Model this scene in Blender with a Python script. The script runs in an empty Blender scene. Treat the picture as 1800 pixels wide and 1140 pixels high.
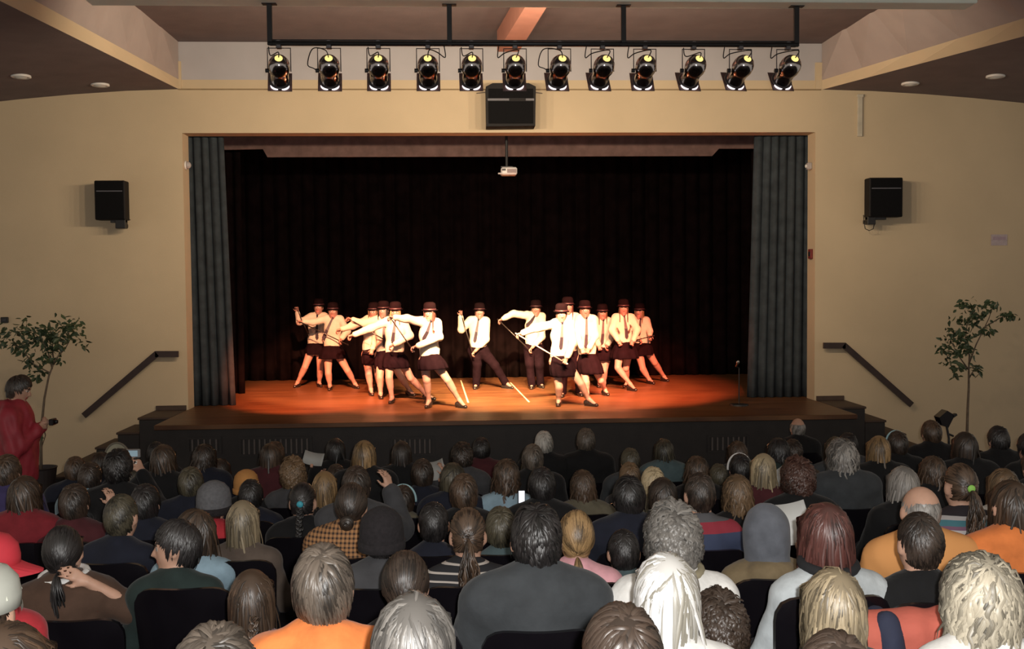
import bpy, math, random
import numpy as np
from mathutils import Vector, Matrix

# ------------------------------------------------------------------ camera, world, lights, exposure
scene = bpy.context.scene
COL = scene.collection
F_PX = 1800.0
CAM_Z = 2.72                       # camera height above the floor in front of the stage
def _basis():
    f = np.array([92/F_PX, 1.0, -79/F_PX]); f /= np.linalg.norm(f)
    r = np.cross(f, [0, 0, 1]); r /= np.linalg.norm(r)
    u = np.cross(r, f)
    p = 0.0088
    return r*math.cos(p)-u*math.sin(p), u*math.cos(p)+r*math.sin(p), f
CR, CU, CF = _basis()
CAM = np.array([0.0, 0.0, CAM_Z])
cam_data = bpy.data.cameras.new('camera'); cam_data.sensor_width = 36; cam_data.lens = 36
cam_data.clip_start = 0.05; cam_data.clip_end = 100
cam = bpy.data.objects.new('camera', cam_data); COL.objects.link(cam)
cam.matrix_world = Matrix(((CR[0], CU[0], -CF[0], 0), (CR[1], CU[1], -CF[1], 0), (CR[2], CU[2], -CF[2], CAM_Z), (0, 0, 0, 1)))
scene.camera = cam

world = bpy.data.worlds.new('hall_ambient'); scene.world = world; world.use_nodes = True
bg = world.node_tree.nodes['Background']
bg.inputs[0].default_value = (1.0, 0.88, 0.74, 1); bg.inputs[1].default_value = 0.41

fl = bpy.data.lights.new('camera_flash', 'POINT'); fl.energy = 540; fl.color = (1, 0.98, 0.95); fl.shadow_soft_size = 0.02
flo = bpy.data.objects.new('camera_flash', fl); COL.objects.link(flo); flo.location = (0.06, -0.02, CAM_Z+0.06)

PAR_POWER = 4400.0; WALL_WASH_POWER = 132.0
scene.view_settings.view_transform = 'Standard'
scene.view_settings.look = 'None'
scene.view_settings.exposure = 0.0
scene.view_settings.gamma = 1.0
scene.view_settings.use_curve_mapping = False

# ------------------------------------------------------------------ geometry helpers
def ray(px, py):
    return CF + CR*((px-900)/F_PX) + CU*((570-py)/F_PX)
def at(px, py, Y):                  # point of the pixel's ray at depth Y
    d = ray(px, py); return CAM + d*(Y/d[1])
def on_z(px, py, z):                # point of the pixel's ray on a level plane
    d = ray(px, py); return CAM + d*((z-CAM_Z)/d[2])
def V(*a): return np.array(a, float)
def nrm(v):
    v = np.asarray(v, float); return v/(np.linalg.norm(v)+1e-9)

STAGE_Z = 0.95; WALL_Y = 14.4; LIP_Y = 12.85
rng = np.random.default_rng(7)
random.seed(7)

def mesh_from(verts, faces, name='m', smooth=False, mats=(), fmat=None):
    me = bpy.data.meshes.new(name)
    verts = np.asarray(verts, float)
    me.from_pydata(verts.tolist() if len(verts) < 3000 else [tuple(v) for v in verts], [], [tuple(map(int, f)) for f in faces])
    for m in mats: me.materials.append(m)
    if fmat is not None: me.polygons.foreach_set('material_index', np.asarray(fmat, np.int32))
    if smooth: me.polygons.foreach_set('use_smooth', np.ones(len(me.polygons), bool))
    me.update()
    return me

class MB:
    """collects simple shapes into one mesh"""
    def __init__(s): s.v = []; s.f = []
    def add(s, vs, fs):
        o = len(s.v); s.v += [tuple(map(float, v)) for v in vs]; s.f += [tuple(i+o for i in f) for f in fs]; return s
    def box(s, x0, x1, y0, y1, z0, z1, bev=0.0):
        if bev <= 0:
            vs = [(x, y, z) for z in (z0, z1) for y in (y0, y1) for x in (x0, x1)]
            return s.add(vs, [(0,2,3,1), (4,5,7,6), (0,1,5,4), (2,6,7,3), (0,4,6,2), (1,3,7,5)])
        b = bev; vs = []; idx = {}
        for ix, (xa, sx) in enumerate(((x0, 1), (x1, -1))):
            for iy, (ya, sy) in enumerate(((y0, 1), (y1, -1))):
                for iz, (za, sz) in enumerate(((z0, 1), (z1, -1))):
                    for ax in range(3):
                        p = [xa+sx*b, ya+sy*b, za+sz*b]; p[ax] = (xa, ya, za)[ax]
                        idx[(ix, iy, iz, ax)] = len(vs); vs.append(p)
        fs = []
        for ax in range(3):
            o1, o2 = [a for a in range(3) if a != ax]
            for k in (0, 1):
                q = []
                for a, c in ((0, 0), (1, 0), (1, 1), (0, 1)):
                    t = [0, 0, 0]; t[ax] = k; t[o1] = a; t[o2] = c
                    q.append(idx[(*t, ax)])
                fs.append(q)
        for ax in range(3):
            o1, o2 = [a for a in range(3) if a != ax]
            for a in (0, 1):
                for c in (0, 1):
                    t0 = [0, 0, 0]; t0[o1] = a; t0[o2] = c; t1 = list(t0); t1[ax] = 1
                    fs.append((idx[(*t0, o1)], idx[(*t1, o1)], idx[(*t1, o2)], idx[(*t0, o2)]))
        for ix in (0, 1):
            for iy in (0, 1):
                for iz in (0, 1): fs.append(tuple(idx[(ix, iy, iz, a)] for a in range(3)))
        return s.add(vs, fs)
    def tube(s, pts, r, n=8, caps=True):
        pts = [np.asarray(p, float) for p in pts]
        rs = r if hasattr(r, '__len__') else [r]*len(pts)
        vs = []; fs = []; ref = None
        for i, p in enumerate(pts):
            t = nrm(pts[min(i+1, len(pts)-1)]-pts[max(i-1, 0)])
            if ref is None: ref = nrm(np.cross(t, [0, 0, 1] if abs(t[2]) < .9 else [1, 0, 0]))
            a = nrm(ref-t*np.dot(ref, t)); ref = a; b = np.cross(t, a)
            for k in range(n):
                an = 2*math.pi*k/n; vs.append(p+rs[i]*(a*math.cos(an)+b*math.sin(an)))
        for i in range(len(pts)-1):
            for k in range(n): fs.append((i*n+k, i*n+(k+1) % n, (i+1)*n+(k+1) % n, (i+1)*n+k))
        if caps: fs.append(tuple(range(n-1, -1, -1))); fs.append(tuple((len(pts)-1)*n+k for k in range(n)))
        return s.add(vs, fs)
    def lathe(s, prof, n=24, M=None, sx=1, sy=1):
        """prof: list of (r, z) about the z axis; M: optional 4x4 / (origin, x, y, z)"""
        vs = []; fs = []
        for r, z in prof:
            for k in range(n):
                a = 2*math.pi*k/n; p = V(r*math.cos(a)*sx, r*math.sin(a)*sy, z)
                if M is not None: p = M[0]+M[1]*p[0]+M[2]*p[1]+M[3]*p[2]
                vs.append(p)
        for i in range(len(prof)-1):
            for k in range(n): fs.append((i*n+k, i*n+(k+1) % n, (i+1)*n+(k+1) % n, (i+1)*n+k))
        if prof[0][0] > 1e-6: fs.append(tuple(range(n-1, -1, -1)))
        if prof[-1][0] > 1e-6: fs.append(tuple((len(prof)-1)*n+k for k in range(n)))
        return s.add(vs, fs)
    def prism(s, poly, a, b):
        """closed polygon of 3-D points at vector offset a..b"""
        n = len(poly); a = np.asarray(a, float); b = np.asarray(b, float)
        vs = [np.asarray(p)+a for p in poly]+[np.asarray(p)+b for p in poly]
        fs = [tuple(range(n-1, -1, -1)), tuple(range(n, 2*n))]+[(i, (i+1) % n, n+(i+1) % n, n+i) for i in range(n)]
        return s.add(vs, fs)
    def mesh(s, name, mats=(), smooth=False):
        me = mesh_from(s.v, s.f, name, smooth, mats)
        return me
    def build(s, name, mat, parent=None, loc=None, smooth=False):
        return link(name, s.mesh(name, [mat] if mat else [], smooth), parent, loc)

def link(name, data, parent=None, loc=None, rot=None, scale=None):
    o = bpy.data.objects.new(name, data); COL.objects.link(o)
    if parent is not None: o.parent = parent
    if loc is not None: o.location = [float(c) for c in loc]
    if rot is not None: o.rotation_euler = rot
    if scale is not None: o.scale = scale if hasattr(scale, '__len__') else (scale,)*3
    return o
def tag(o, label=None, cat=None, group=None, kind=None):
    if label: o['label'] = label
    if cat: o['category'] = cat
    if group: o['group'] = group
    if kind: o['kind'] = kind
    return o
def thing(name, label, cat, loc=(0, 0, 0), rz=0.0, group=None):
    o = link(name, None, None, loc, (0, 0, rz)); o.empty_display_size = .05
    return tag(o, label, cat, group)
def auto_smooth(o, ang=35):
    me = o.data if hasattr(o, 'data') else o
    me.polygons.foreach_set('use_smooth', np.ones(len(me.polygons), bool))
    try: me.set_sharp_from_angle(angle=math.radians(ang))
    except Exception: pass
    return o

# ------------------------------------------------------------------ materials
MATS = {}
def mat(name, col, rough=.6, metal=0.0, var=.12, scale=8.0, bump=0.0, bscale=60.0, emit=None, estr=0.0, spec=.5, sheen=0.0, coords='Object', stretch=None, sub=0.0):
    if name in MATS: return MATS[name]
    m = bpy.data.materials.new(name); m.use_nodes = True
    nt = m.node_tree; N = nt.nodes; L = nt.links; b = N['Principled BSDF']
    b.inputs['Roughness'].default_value = rough; b.inputs['Metallic'].default_value = metal
    b.inputs['Specular IOR Level'].default_value = spec
    if sheen: b.inputs['Sheen Weight'].default_value = sheen
    if sub:
        b.inputs['Subsurface Weight'].default_value = sub; b.inputs['Subsurface Radius'].default_value = (.02, .007, .004)
    tc = N.new('ShaderNodeTexCoord'); mp = N.new('ShaderNodeMapping'); L.new(tc.outputs[coords], mp.inputs[0])
    if stretch: mp.inputs['Scale'].default_value = stretch
    nz = N.new('ShaderNodeTexNoise'); nz.inputs['Scale'].default_value = scale; nz.inputs['Detail'].default_value = 4
    L.new(mp.outputs[0], nz.inputs['Vector'])
    rp = N.new('ShaderNodeValToRGB'); c = np.array(col[:3])
    rp.color_ramp.elements[0].position = .3; rp.color_ramp.elements[1].position = .7
    rp.color_ramp.elements[0].color = (*np.clip(c*(1-var), 0, 1), 1); rp.color_ramp.elements[1].color = (*np.clip(c*(1+var), 0, 1), 1)
    L.new(nz.outputs['Fac'], rp.inputs[0]); L.new(rp.outputs[0], b.inputs['Base Color'])
    if bump:
        n2 = N.new('ShaderNodeTexNoise'); n2.inputs['Scale'].default_value = bscale; n2.inputs['Detail'].default_value = 3
        L.new(mp.outputs[0], n2.inputs['Vector'])
        bp = N.new('ShaderNodeBump'); bp.inputs['Strength'].default_value = bump; bp.inputs['Distance'].default_value = .01
        L.new(n2.outputs['Fac'], bp.inputs['Height']); L.new(bp.outputs[0], b.inputs['Normal'])
    if emit:
        b.inputs['Emission Color'].default_value = (*emit, 1); b.inputs['Emission Strength'].default_value = estr
    MATS[name] = m
    return m

def cloth(col):
    col = tuple(round(c, 4) for c in col)
    return mat('cloth_%g_%g_%g' % col, col, .85, var=.16, scale=14, bump=.35, bscale=26, spec=.25, sheen=.1)

def hair_mat(col):
    key = 'hair_%g_%g_%g' % tuple(round(c, 4) for c in col)
    if key in MATS: return MATS[key]
    m = bpy.data.materials.new(key); m.use_nodes = True
    nt = m.node_tree; N = nt.nodes; L = nt.links; b = N['Principled BSDF']
    at_ = N.new('ShaderNodeAttribute'); at_.attribute_name = 'lock'  # strand-to-strand colour
    uv = N.new('ShaderNodeTexCoord'); mp = N.new('ShaderNodeMapping'); mp.inputs['Scale'].default_value = (7, 1.2, 1)
    L.new(uv.outputs['UV'], mp.inputs[0])
    nz = N.new('ShaderNodeTexNoise'); nz.inputs['Scale'].default_value = 1.7; nz.inputs['Detail'].default_value = 3
    L.new(mp.outputs[0], nz.inputs['Vector'])
    ad = N.new('ShaderNodeMath'); ad.operation = 'ADD'; L.new(at_.outputs['Fac'], ad.inputs[0]); L.new(nz.outputs['Fac'], ad.inputs[1])
    rp = N.new('ShaderNodeValToRGB'); c = np.array(col)
    rp.color_ramp.elements[0].position = .45; rp.color_ramp.elements[0].color = (*np.clip(c*.32, 0, 1), 1)
    rp.color_ramp.elements[1].position = 1.4; rp.color_ramp.elements[1].color = (*np.clip(c*1.75, 0, 1), 1)
    mr = N.new('ShaderNodeMath'); mr.operation = 'MULTIPLY'; mr.inputs[1].default_value = .7
    L.new(ad.outputs[0], mr.inputs[0]); rp.color_ramp.elements[0].position = .42; rp.color_ramp.elements[1].position = .92
    L.new(mr.outputs[0], rp.inputs[0]); L.new(rp.outputs[0], b.inputs['Base Color'])
    b.inputs['Roughness'].default_value = .40; b.inputs['Specular IOR Level'].default_value = .75
    bp = N.new('ShaderNodeBump'); bp.inputs['Strength'].default_value = .25; bp.inputs['Distance'].default_value = .003
    L.new(nz.outputs['Fac'], bp.inputs['Height']); L.new(bp.outputs[0], b.inputs['Normal'])
    MATS[key] = m
    return m

def stripes_mat(name, bands, axis='Z', period=.06, rough=.85):
    """repeating woven bands along an object axis: bands = [(pos, colour), ...]"""
    if name in MATS: return MATS[name]
    m = bpy.data.materials.new(name); m.use_nodes = True
    nt = m.node_tree; N = nt.nodes; L = nt.links; b = N['Principled BSDF']; b.inputs['Roughness'].default_value = rough
    tc = N.new('ShaderNodeTexCoord'); sp = N.new('ShaderNodeSeparateXYZ'); L.new(tc.outputs['Object'], sp.inputs[0])
    dv = N.new('ShaderNodeMath'); dv.operation = 'DIVIDE'; dv.inputs[1].default_value = period; L.new(sp.outputs[axis], dv.inputs[0])
    fr = N.new('ShaderNodeMath'); fr.operation = 'FRACT'; L.new(dv.outputs[0], fr.inputs[0])
    rp = N.new('ShaderNodeValToRGB'); rp.color_ramp.interpolation = 'CONSTANT'
    els = rp.color_ramp.elements
    while len(els) < len(bands): els.new(.5)
    for e, (p, c) in zip(els, bands): e.position = p; e.color = (*c, 1)
    L.new(fr.outputs[0], rp.inputs[0]); L.new(rp.outputs[0], b.inputs['Base Color'])
    MATS[name] = m
    return m
def plaid_mat(name, c0, c1, period=.035):
    if name in MATS: return MATS[name]
    m = bpy.data.materials.new(name); m.use_nodes = True
    nt = m.node_tree; N = nt.nodes; L = nt.links; b = N['Principled BSDF']; b.inputs['Roughness'].default_value = .9
    tc = N.new('ShaderNodeTexCoord'); sp = N.new('ShaderNodeSeparateXYZ'); L.new(tc.outputs['Object'], sp.inputs[0])
    outs = []
    for ax in ('X', 'Z'):
        dv = N.new('ShaderNodeMath'); dv.operation = 'DIVIDE'; dv.inputs[1].default_value = period; L.new(sp.outputs[ax], dv.inputs[0])
        fr = N.new('ShaderNodeMath'); fr.operation = 'FRACT'; L.new(dv.outputs[0], fr.inputs[0])
        gt = N.new('ShaderNodeMath'); gt.operation = 'GREATER_THAN'; gt.inputs[1].default_value = .55; L.new(fr.outputs[0], gt.inputs[0]); outs.append(gt)
    ad = N.new('ShaderNodeMath'); ad.operation = 'ADD'; L.new(outs[0].outputs[0], ad.inputs[0]); L.new(outs[1].outputs[0], ad.inputs[1])
    ml = N.new('ShaderNodeMath'); ml.operation = 'MULTIPLY'; ml.inputs[1].default_value = .5; L.new(ad.outputs[0], ml.inputs[0])
    mx = N.new('ShaderNodeValToRGB'); mx.color_ramp.elements[0].color = (*c0, 1); mx.color_ramp.elements[1].color = (*c1, 1)
    L.new(ml.outputs[0], mx.inputs[0]); L.new(mx.outputs[0], b.inputs['Base Color'])
    MATS[name] = m
    return m

# ------------------------------------------------------------------ implicit surfaces (bodies, clothes)
def cap(a, b, ra, rb=None, k=.03, flat=None):
    return ('cap', np.asarray(a, float), np.asarray(b, float), ra, ra if rb is None else rb, k, flat)
def ell(c, r, R=None, k=.02):
    return ('ell', np.asarray(c, float), np.asarray(r, float), np.eye(3) if R is None else np.asarray(R, float), k)
def inflate(prims, d):
    out = []
    for p in prims:
        if p[0] == 'cap': out.append(p[:3]+(p[3]+d, p[4]+d)+p[5:])
        else: out.append(('ell', p[1], p[2]+d, p[3], p[4]))
    return out
def sdf_mesh(prims, h, cuts=(), name='m', mats=(), fmat=None, ripple=0.0, seed=0):
    lo = np.full(3, 1e9); hi = np.full(3, -1e9)
    for p in prims:
        if p[0] == 'cap': r = max(p[3], p[4]); l = np.minimum(p[1], p[2])-r; u = np.maximum(p[1], p[2])+r
        else: r = max(p[2]); l = p[1]-r; u = p[1]+r
        lo = np.minimum(lo, l); hi = np.maximum(hi, u)
    lo -= 3*h+.01; hi += 3*h+.01
    n = np.ceil((hi-lo)/h).astype(int)+1
    gx, gy, gz = [lo[i]+h*np.arange(n[i]) for i in range(3)]
    D = np.full(tuple(n), 1.0, np.float32)
    for p in prims:
        k = p[5] if p[0] == 'cap' else p[4]
        m = k+2.5*h
        if p[0] == 'cap': r = max(p[3], p[4]); l = np.minimum(p[1], p[2])-r-m; u = np.maximum(p[1], p[2])+r+m
        else: r = max(p[2]); l = p[1]-r-m; u = p[1]+r+m
        i0 = np.clip(((l-lo)/h).astype(int), 0, n-1); i1 = np.clip(((u-lo)/h).astype(int)+2, 1, n)
        sl = tuple(slice(a, b) for a, b in zip(i0, i1))
        x = gx[sl[0]][:, None, None]; y = gy[sl[1]][None, :, None]; z = gz[sl[2]][None, None, :]
        if p[0] == 'cap':
            a, b = p[1], p[2]; ab = b-a; L2 = float(ab@ab)+1e-12
            t = np.clip(((x-a[0])*ab[0]+(y-a[1])*ab[1]+(z-a[2])*ab[2])/L2, 0, 1)
            dx = x-a[0]-t*ab[0]; dy = y-a[1]-t*ab[1]; dz = z-a[2]-t*ab[2]
            q = dx*dx+dy*dy+dz*dz
            if p[6] is not None:
                nv, f = p[6]; c = dx*nv[0]+dy*nv[1]+dz*nv[2]; q = q+c*c*(f*f-1)
            d = np.sqrt(q)-(p[3]+(p[4]-p[3])*t)
            if p[6] is not None: d = d*.85
        else:
            c, r, R = p[1], p[2], p[3]
            X = x-c[0]; Y = y-c[1]; Z = z-c[2]
            e = [(X*R[0, i]+Y*R[1, i]+Z*R[2, i]) for i in range(3)]
            k0 = np.sqrt(sum((e[i]/r[i])**2 for i in range(3))); k1 = np.sqrt(sum((e[i]/r[i]**2)**2 for i in range(3)))+1e-9
            d = k0*(k0-1)/k1
        d = d.astype(np.float32); S = D[sl]
        hh = np.clip(.5+.5*(S-d)/k, 0, 1)
        D[sl] = S*(1-hh)+d*hh-k*hh*(1-hh)
    if ripple:
        rg = np.random.default_rng(seed)
        acc = 0
        for q in range(4):
            w = rg.normal(size=3)*(18+10*q); w[2] *= .6; ph = rg.uniform(0, 6.28)
            acc = acc+np.sin(gx[:, None, None]*w[0]+gy[None, :, None]*w[1]+gz[None, None, :]*w[2]+ph)/(1+q*.5)
        D = D+(ripple*acc).astype(np.float32)
    for pt, nv in cuts:
        D = np.maximum(D, ((gx[:, None, None]-pt[0])*nv[0]+(gy[None, :, None]-pt[1])*nv[1]+(gz[None, None, :]-pt[2])*nv[2]).astype(np.float32))
    D[0] = D[-1] = 1; D[:, 0] = D[:, -1] = 1; D[:, :, 0] = D[:, :, -1] = 1
    # surface nets
    s = D < 0
    A = [s[i:n[0]-1+i, j:n[1]-1+j, k:n[2]-1+k] for i in (0, 1) for j in (0, 1) for k in (0, 1)]
    anyv = A[0].copy(); allv = A[0].copy()
    for a in A[1:]: anyv |= a; allv &= a
    act = anyv & ~allv
    ci = np.argwhere(act)
    idx = np.full(act.shape, -1, np.int64); idx[act] = np.arange(len(ci))
    corner = np.array([(i, j, k) for i in (0, 1) for j in (0, 1) for k in (0, 1)])
    vals = np.stack([D[ci[:, 0]+c[0], ci[:, 1]+c[1], ci[:, 2]+c[2]] for c in corner], 1)
    pos = np.zeros((len(ci), 3)); cnt = np.zeros(len(ci))
    for a in range(8):
        for b in range(a+1, 8):
            df = corner[b]-corner[a]
            if np.abs(df).sum() != 1: continue
            va, vb = vals[:, a], vals[:, b]; cr = (va < 0) != (vb < 0)
            t = np.where(cr, va/np.where(cr, va-vb, 1), 0)
            pos[cr] += corner[a]+t[cr, None]*df; cnt[cr] += 1
    verts = lo+h*(ci+pos/cnt[:, None])
    faces = []
    for ax in range(3):
        o1, o2 = (ax+1) % 3, (ax+2) % 3
        sa = np.take(s, range(0, n[ax]-1), ax); sb = np.take(s, range(1, n[ax]), ax)
        e = np.argwhere(sa != sb)
        e = e[(e[:, o1] > 0) & (e[:, o2] > 0) & (e[:, o1] < n[o1]-1) & (e[:, o2] < n[o2]-1)]
        q = []
        for d1, d2 in ((-1, -1), (0, -1), (0, 0), (-1, 0)):
            c = e.copy(); c[:, o1] += d1; c[:, o2] += d2; q.append(idx[c[:, 0], c[:, 1], c[:, 2]])
        q = np.stack(q, 1)
        ins = s[e[:, 0], e[:, 1], e[:, 2]]
        q[~ins] = q[~ins][:, ::-1]
        faces.append(q)
    faces = np.concatenate(faces)
    faces = faces[(faces >= 0).all(1)]
    me = bpy.data.meshes.new(name)
    me.vertices.add(len(verts)); me.vertices.foreach_set('co', verts.astype(np.float32).ravel())
    nf = len(faces)
    me.loops.add(nf*4); me.loops.foreach_set('vertex_index', faces.astype(np.int32).ravel())
    me.polygons.add(nf); me.polygons.foreach_set('loop_start', (np.arange(nf)*4).astype(np.int32))
    me.polygons.foreach_set('use_smooth', np.ones(nf, bool))
    for m_ in mats: me.materials.append(m_)
    if fmat is not None:
        cen = verts[faces].mean(1); me.polygons.foreach_set('material_index', fmat(cen).astype(np.int32))
    me.update(calc_edges=True); me.validate()
    return me
# ------------------------------------------------------------------ bodies
SKIN = mat('skin', (.56, .33, .235), .5, var=.08, scale=20, sub=.08, spec=.4)
SKIN_PINK = mat('skin_pink', (.62, .36, .27), .5, var=.08, scale=20, sub=.08, spec=.4)
LIP = mat('lip', (.42, .13, .11), .45, var=.05)
EYE = mat('eye', (.03, .02, .015), .15, var=.05)
EYEW = mat('eye_white', (.75, .72, .68), .25, var=.03)
BROW = mat('eyebrow', (.035, .022, .015), .8, var=.1)

def basis(f, up=(0, 0, 1)):
    f = nrm(f); r = nrm(np.cross(f, up)); u = np.cross(r, f); return r, f, u
def head_prims(c, B, s=1.0):
    r, f, u = B; R = np.stack([r, f, u], 1)
    P = lambda x, y, z: c+s*(r*x+f*y+u*z)
    return [ell(P(0, -.012, .018), V(.073, .09, .098)*s, R, .02*s),
            ell(P(0, .022, -.028), V(.062, .066, .078)*s, R, .03*s),
            cap(P(0, .02, -.055), P(0, .062, -.096), .048*s, .024*s, .03*s),
            cap(P(0, .083, .012), P(0, .104, -.026), .008*s, .0125*s, .012*s),
            cap(P(-.012, .092, -.03), P(.012, .092, -.03), .009*s, .009*s, .01*s),
            cap(P(-.035, .079, .028), P(.035, .079, .028), .01*s, .01*s, .015*s),
            cap(P(-.018, .084, -.058), P(.018, .084, -.058), .0085*s, .0085*s, .008*s),
            ell(P(-.076, -.006, -.008), V(.010, .02, .031)*s, R, .012*s),
            ell(P(.076, -.006, -.008), V(.010, .02, .031)*s, R, .012*s)]
def face_tag(c, B, s=1.0):
    r, f, u = B
    def fn(cen):
        d = (cen-c)/s; x = d@r; y = d@f; z = d@u; m = np.zeros(len(cen), int)
        m[(y > .055) & (np.abs(z+.058) < .0105) & (np.abs(x) < .025)] = 1
        ew = (y > .05) & (((np.abs(x)-.031)/.016)**2+((z-.008)/.0085)**2 < 1); m[ew] = 3
        ei = (y > .05) & (((np.abs(x)-.031)/.008)**2+((z-.008)/.009)**2 < 1); m[ei] = 2
        m[(y > .05) & (np.abs(z-.03) < .006) & (np.abs(np.abs(x)-.032) < .021)] = 4
        return m
    return fn
def hand_prims(w, d, n, s=1.0, curl=.35, side=1, spread=.0185):
    """palm, four unequal bent fingers and a thumb leaving the side of the palm; w wrist, d pointing, n palm normal"""
    d = nrm(d); n = nrm(n-d*np.dot(n, d)); sd = np.cross(d, n)*side; out = []
    for o in (-.022, 0, .022): out.append(cap(w+s*(d*.008+sd*o*.6), w+s*(d*.078+sd*o), .016*s, .0135*s, .012*s))
    for i, ln in enumerate((.9, 1.05, 1.0, .8)):
        o = (1.5-i)*spread; b = w+s*(d*.08+sd*o)
        a1 = curl; a2 = curl*2.1; a3 = curl*3.0
        d1 = d*math.cos(a1)+n*math.sin(a1)+sd*o*2; d2 = d*math.cos(a2)+n*math.sin(a2); d3 = d*math.cos(a3)+n*math.sin(a3)
        p1 = b+s*d1*.036*ln; p2 = p1+s*d2*.026*ln; p3 = p2+s*d3*.02*ln
        out += [cap(b, p1, .0088*s, .0082*s, .004*s), cap(p1, p2, .0082*s, .0076*s, .004*s), cap(p2, p3, .0076*s, .0068*s, .004*s)]
    t0 = w+s*(d*.022+sd*.026); t1 = t0+s*(d*.026+sd*.026+n*.012); t2 = t1+s*(d*.03+sd*.004+n*(.012+.03*curl))
    out += [cap(t0, t1, .0125*s, .0105*s, .01*s), cap(t1, t2, .0105*s, .0085*s, .004*s)]
    return out
def limb(a, b, ra, rb, bulge=0.0, k=.02):
    m = a+(b-a)*.35
    out = [cap(a, b, ra, rb, k)]
    if bulge: out.append(cap(m, a+(b-a)*.5, ra*(1+bulge)*.95, ra*.9, k))
    return out

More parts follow.
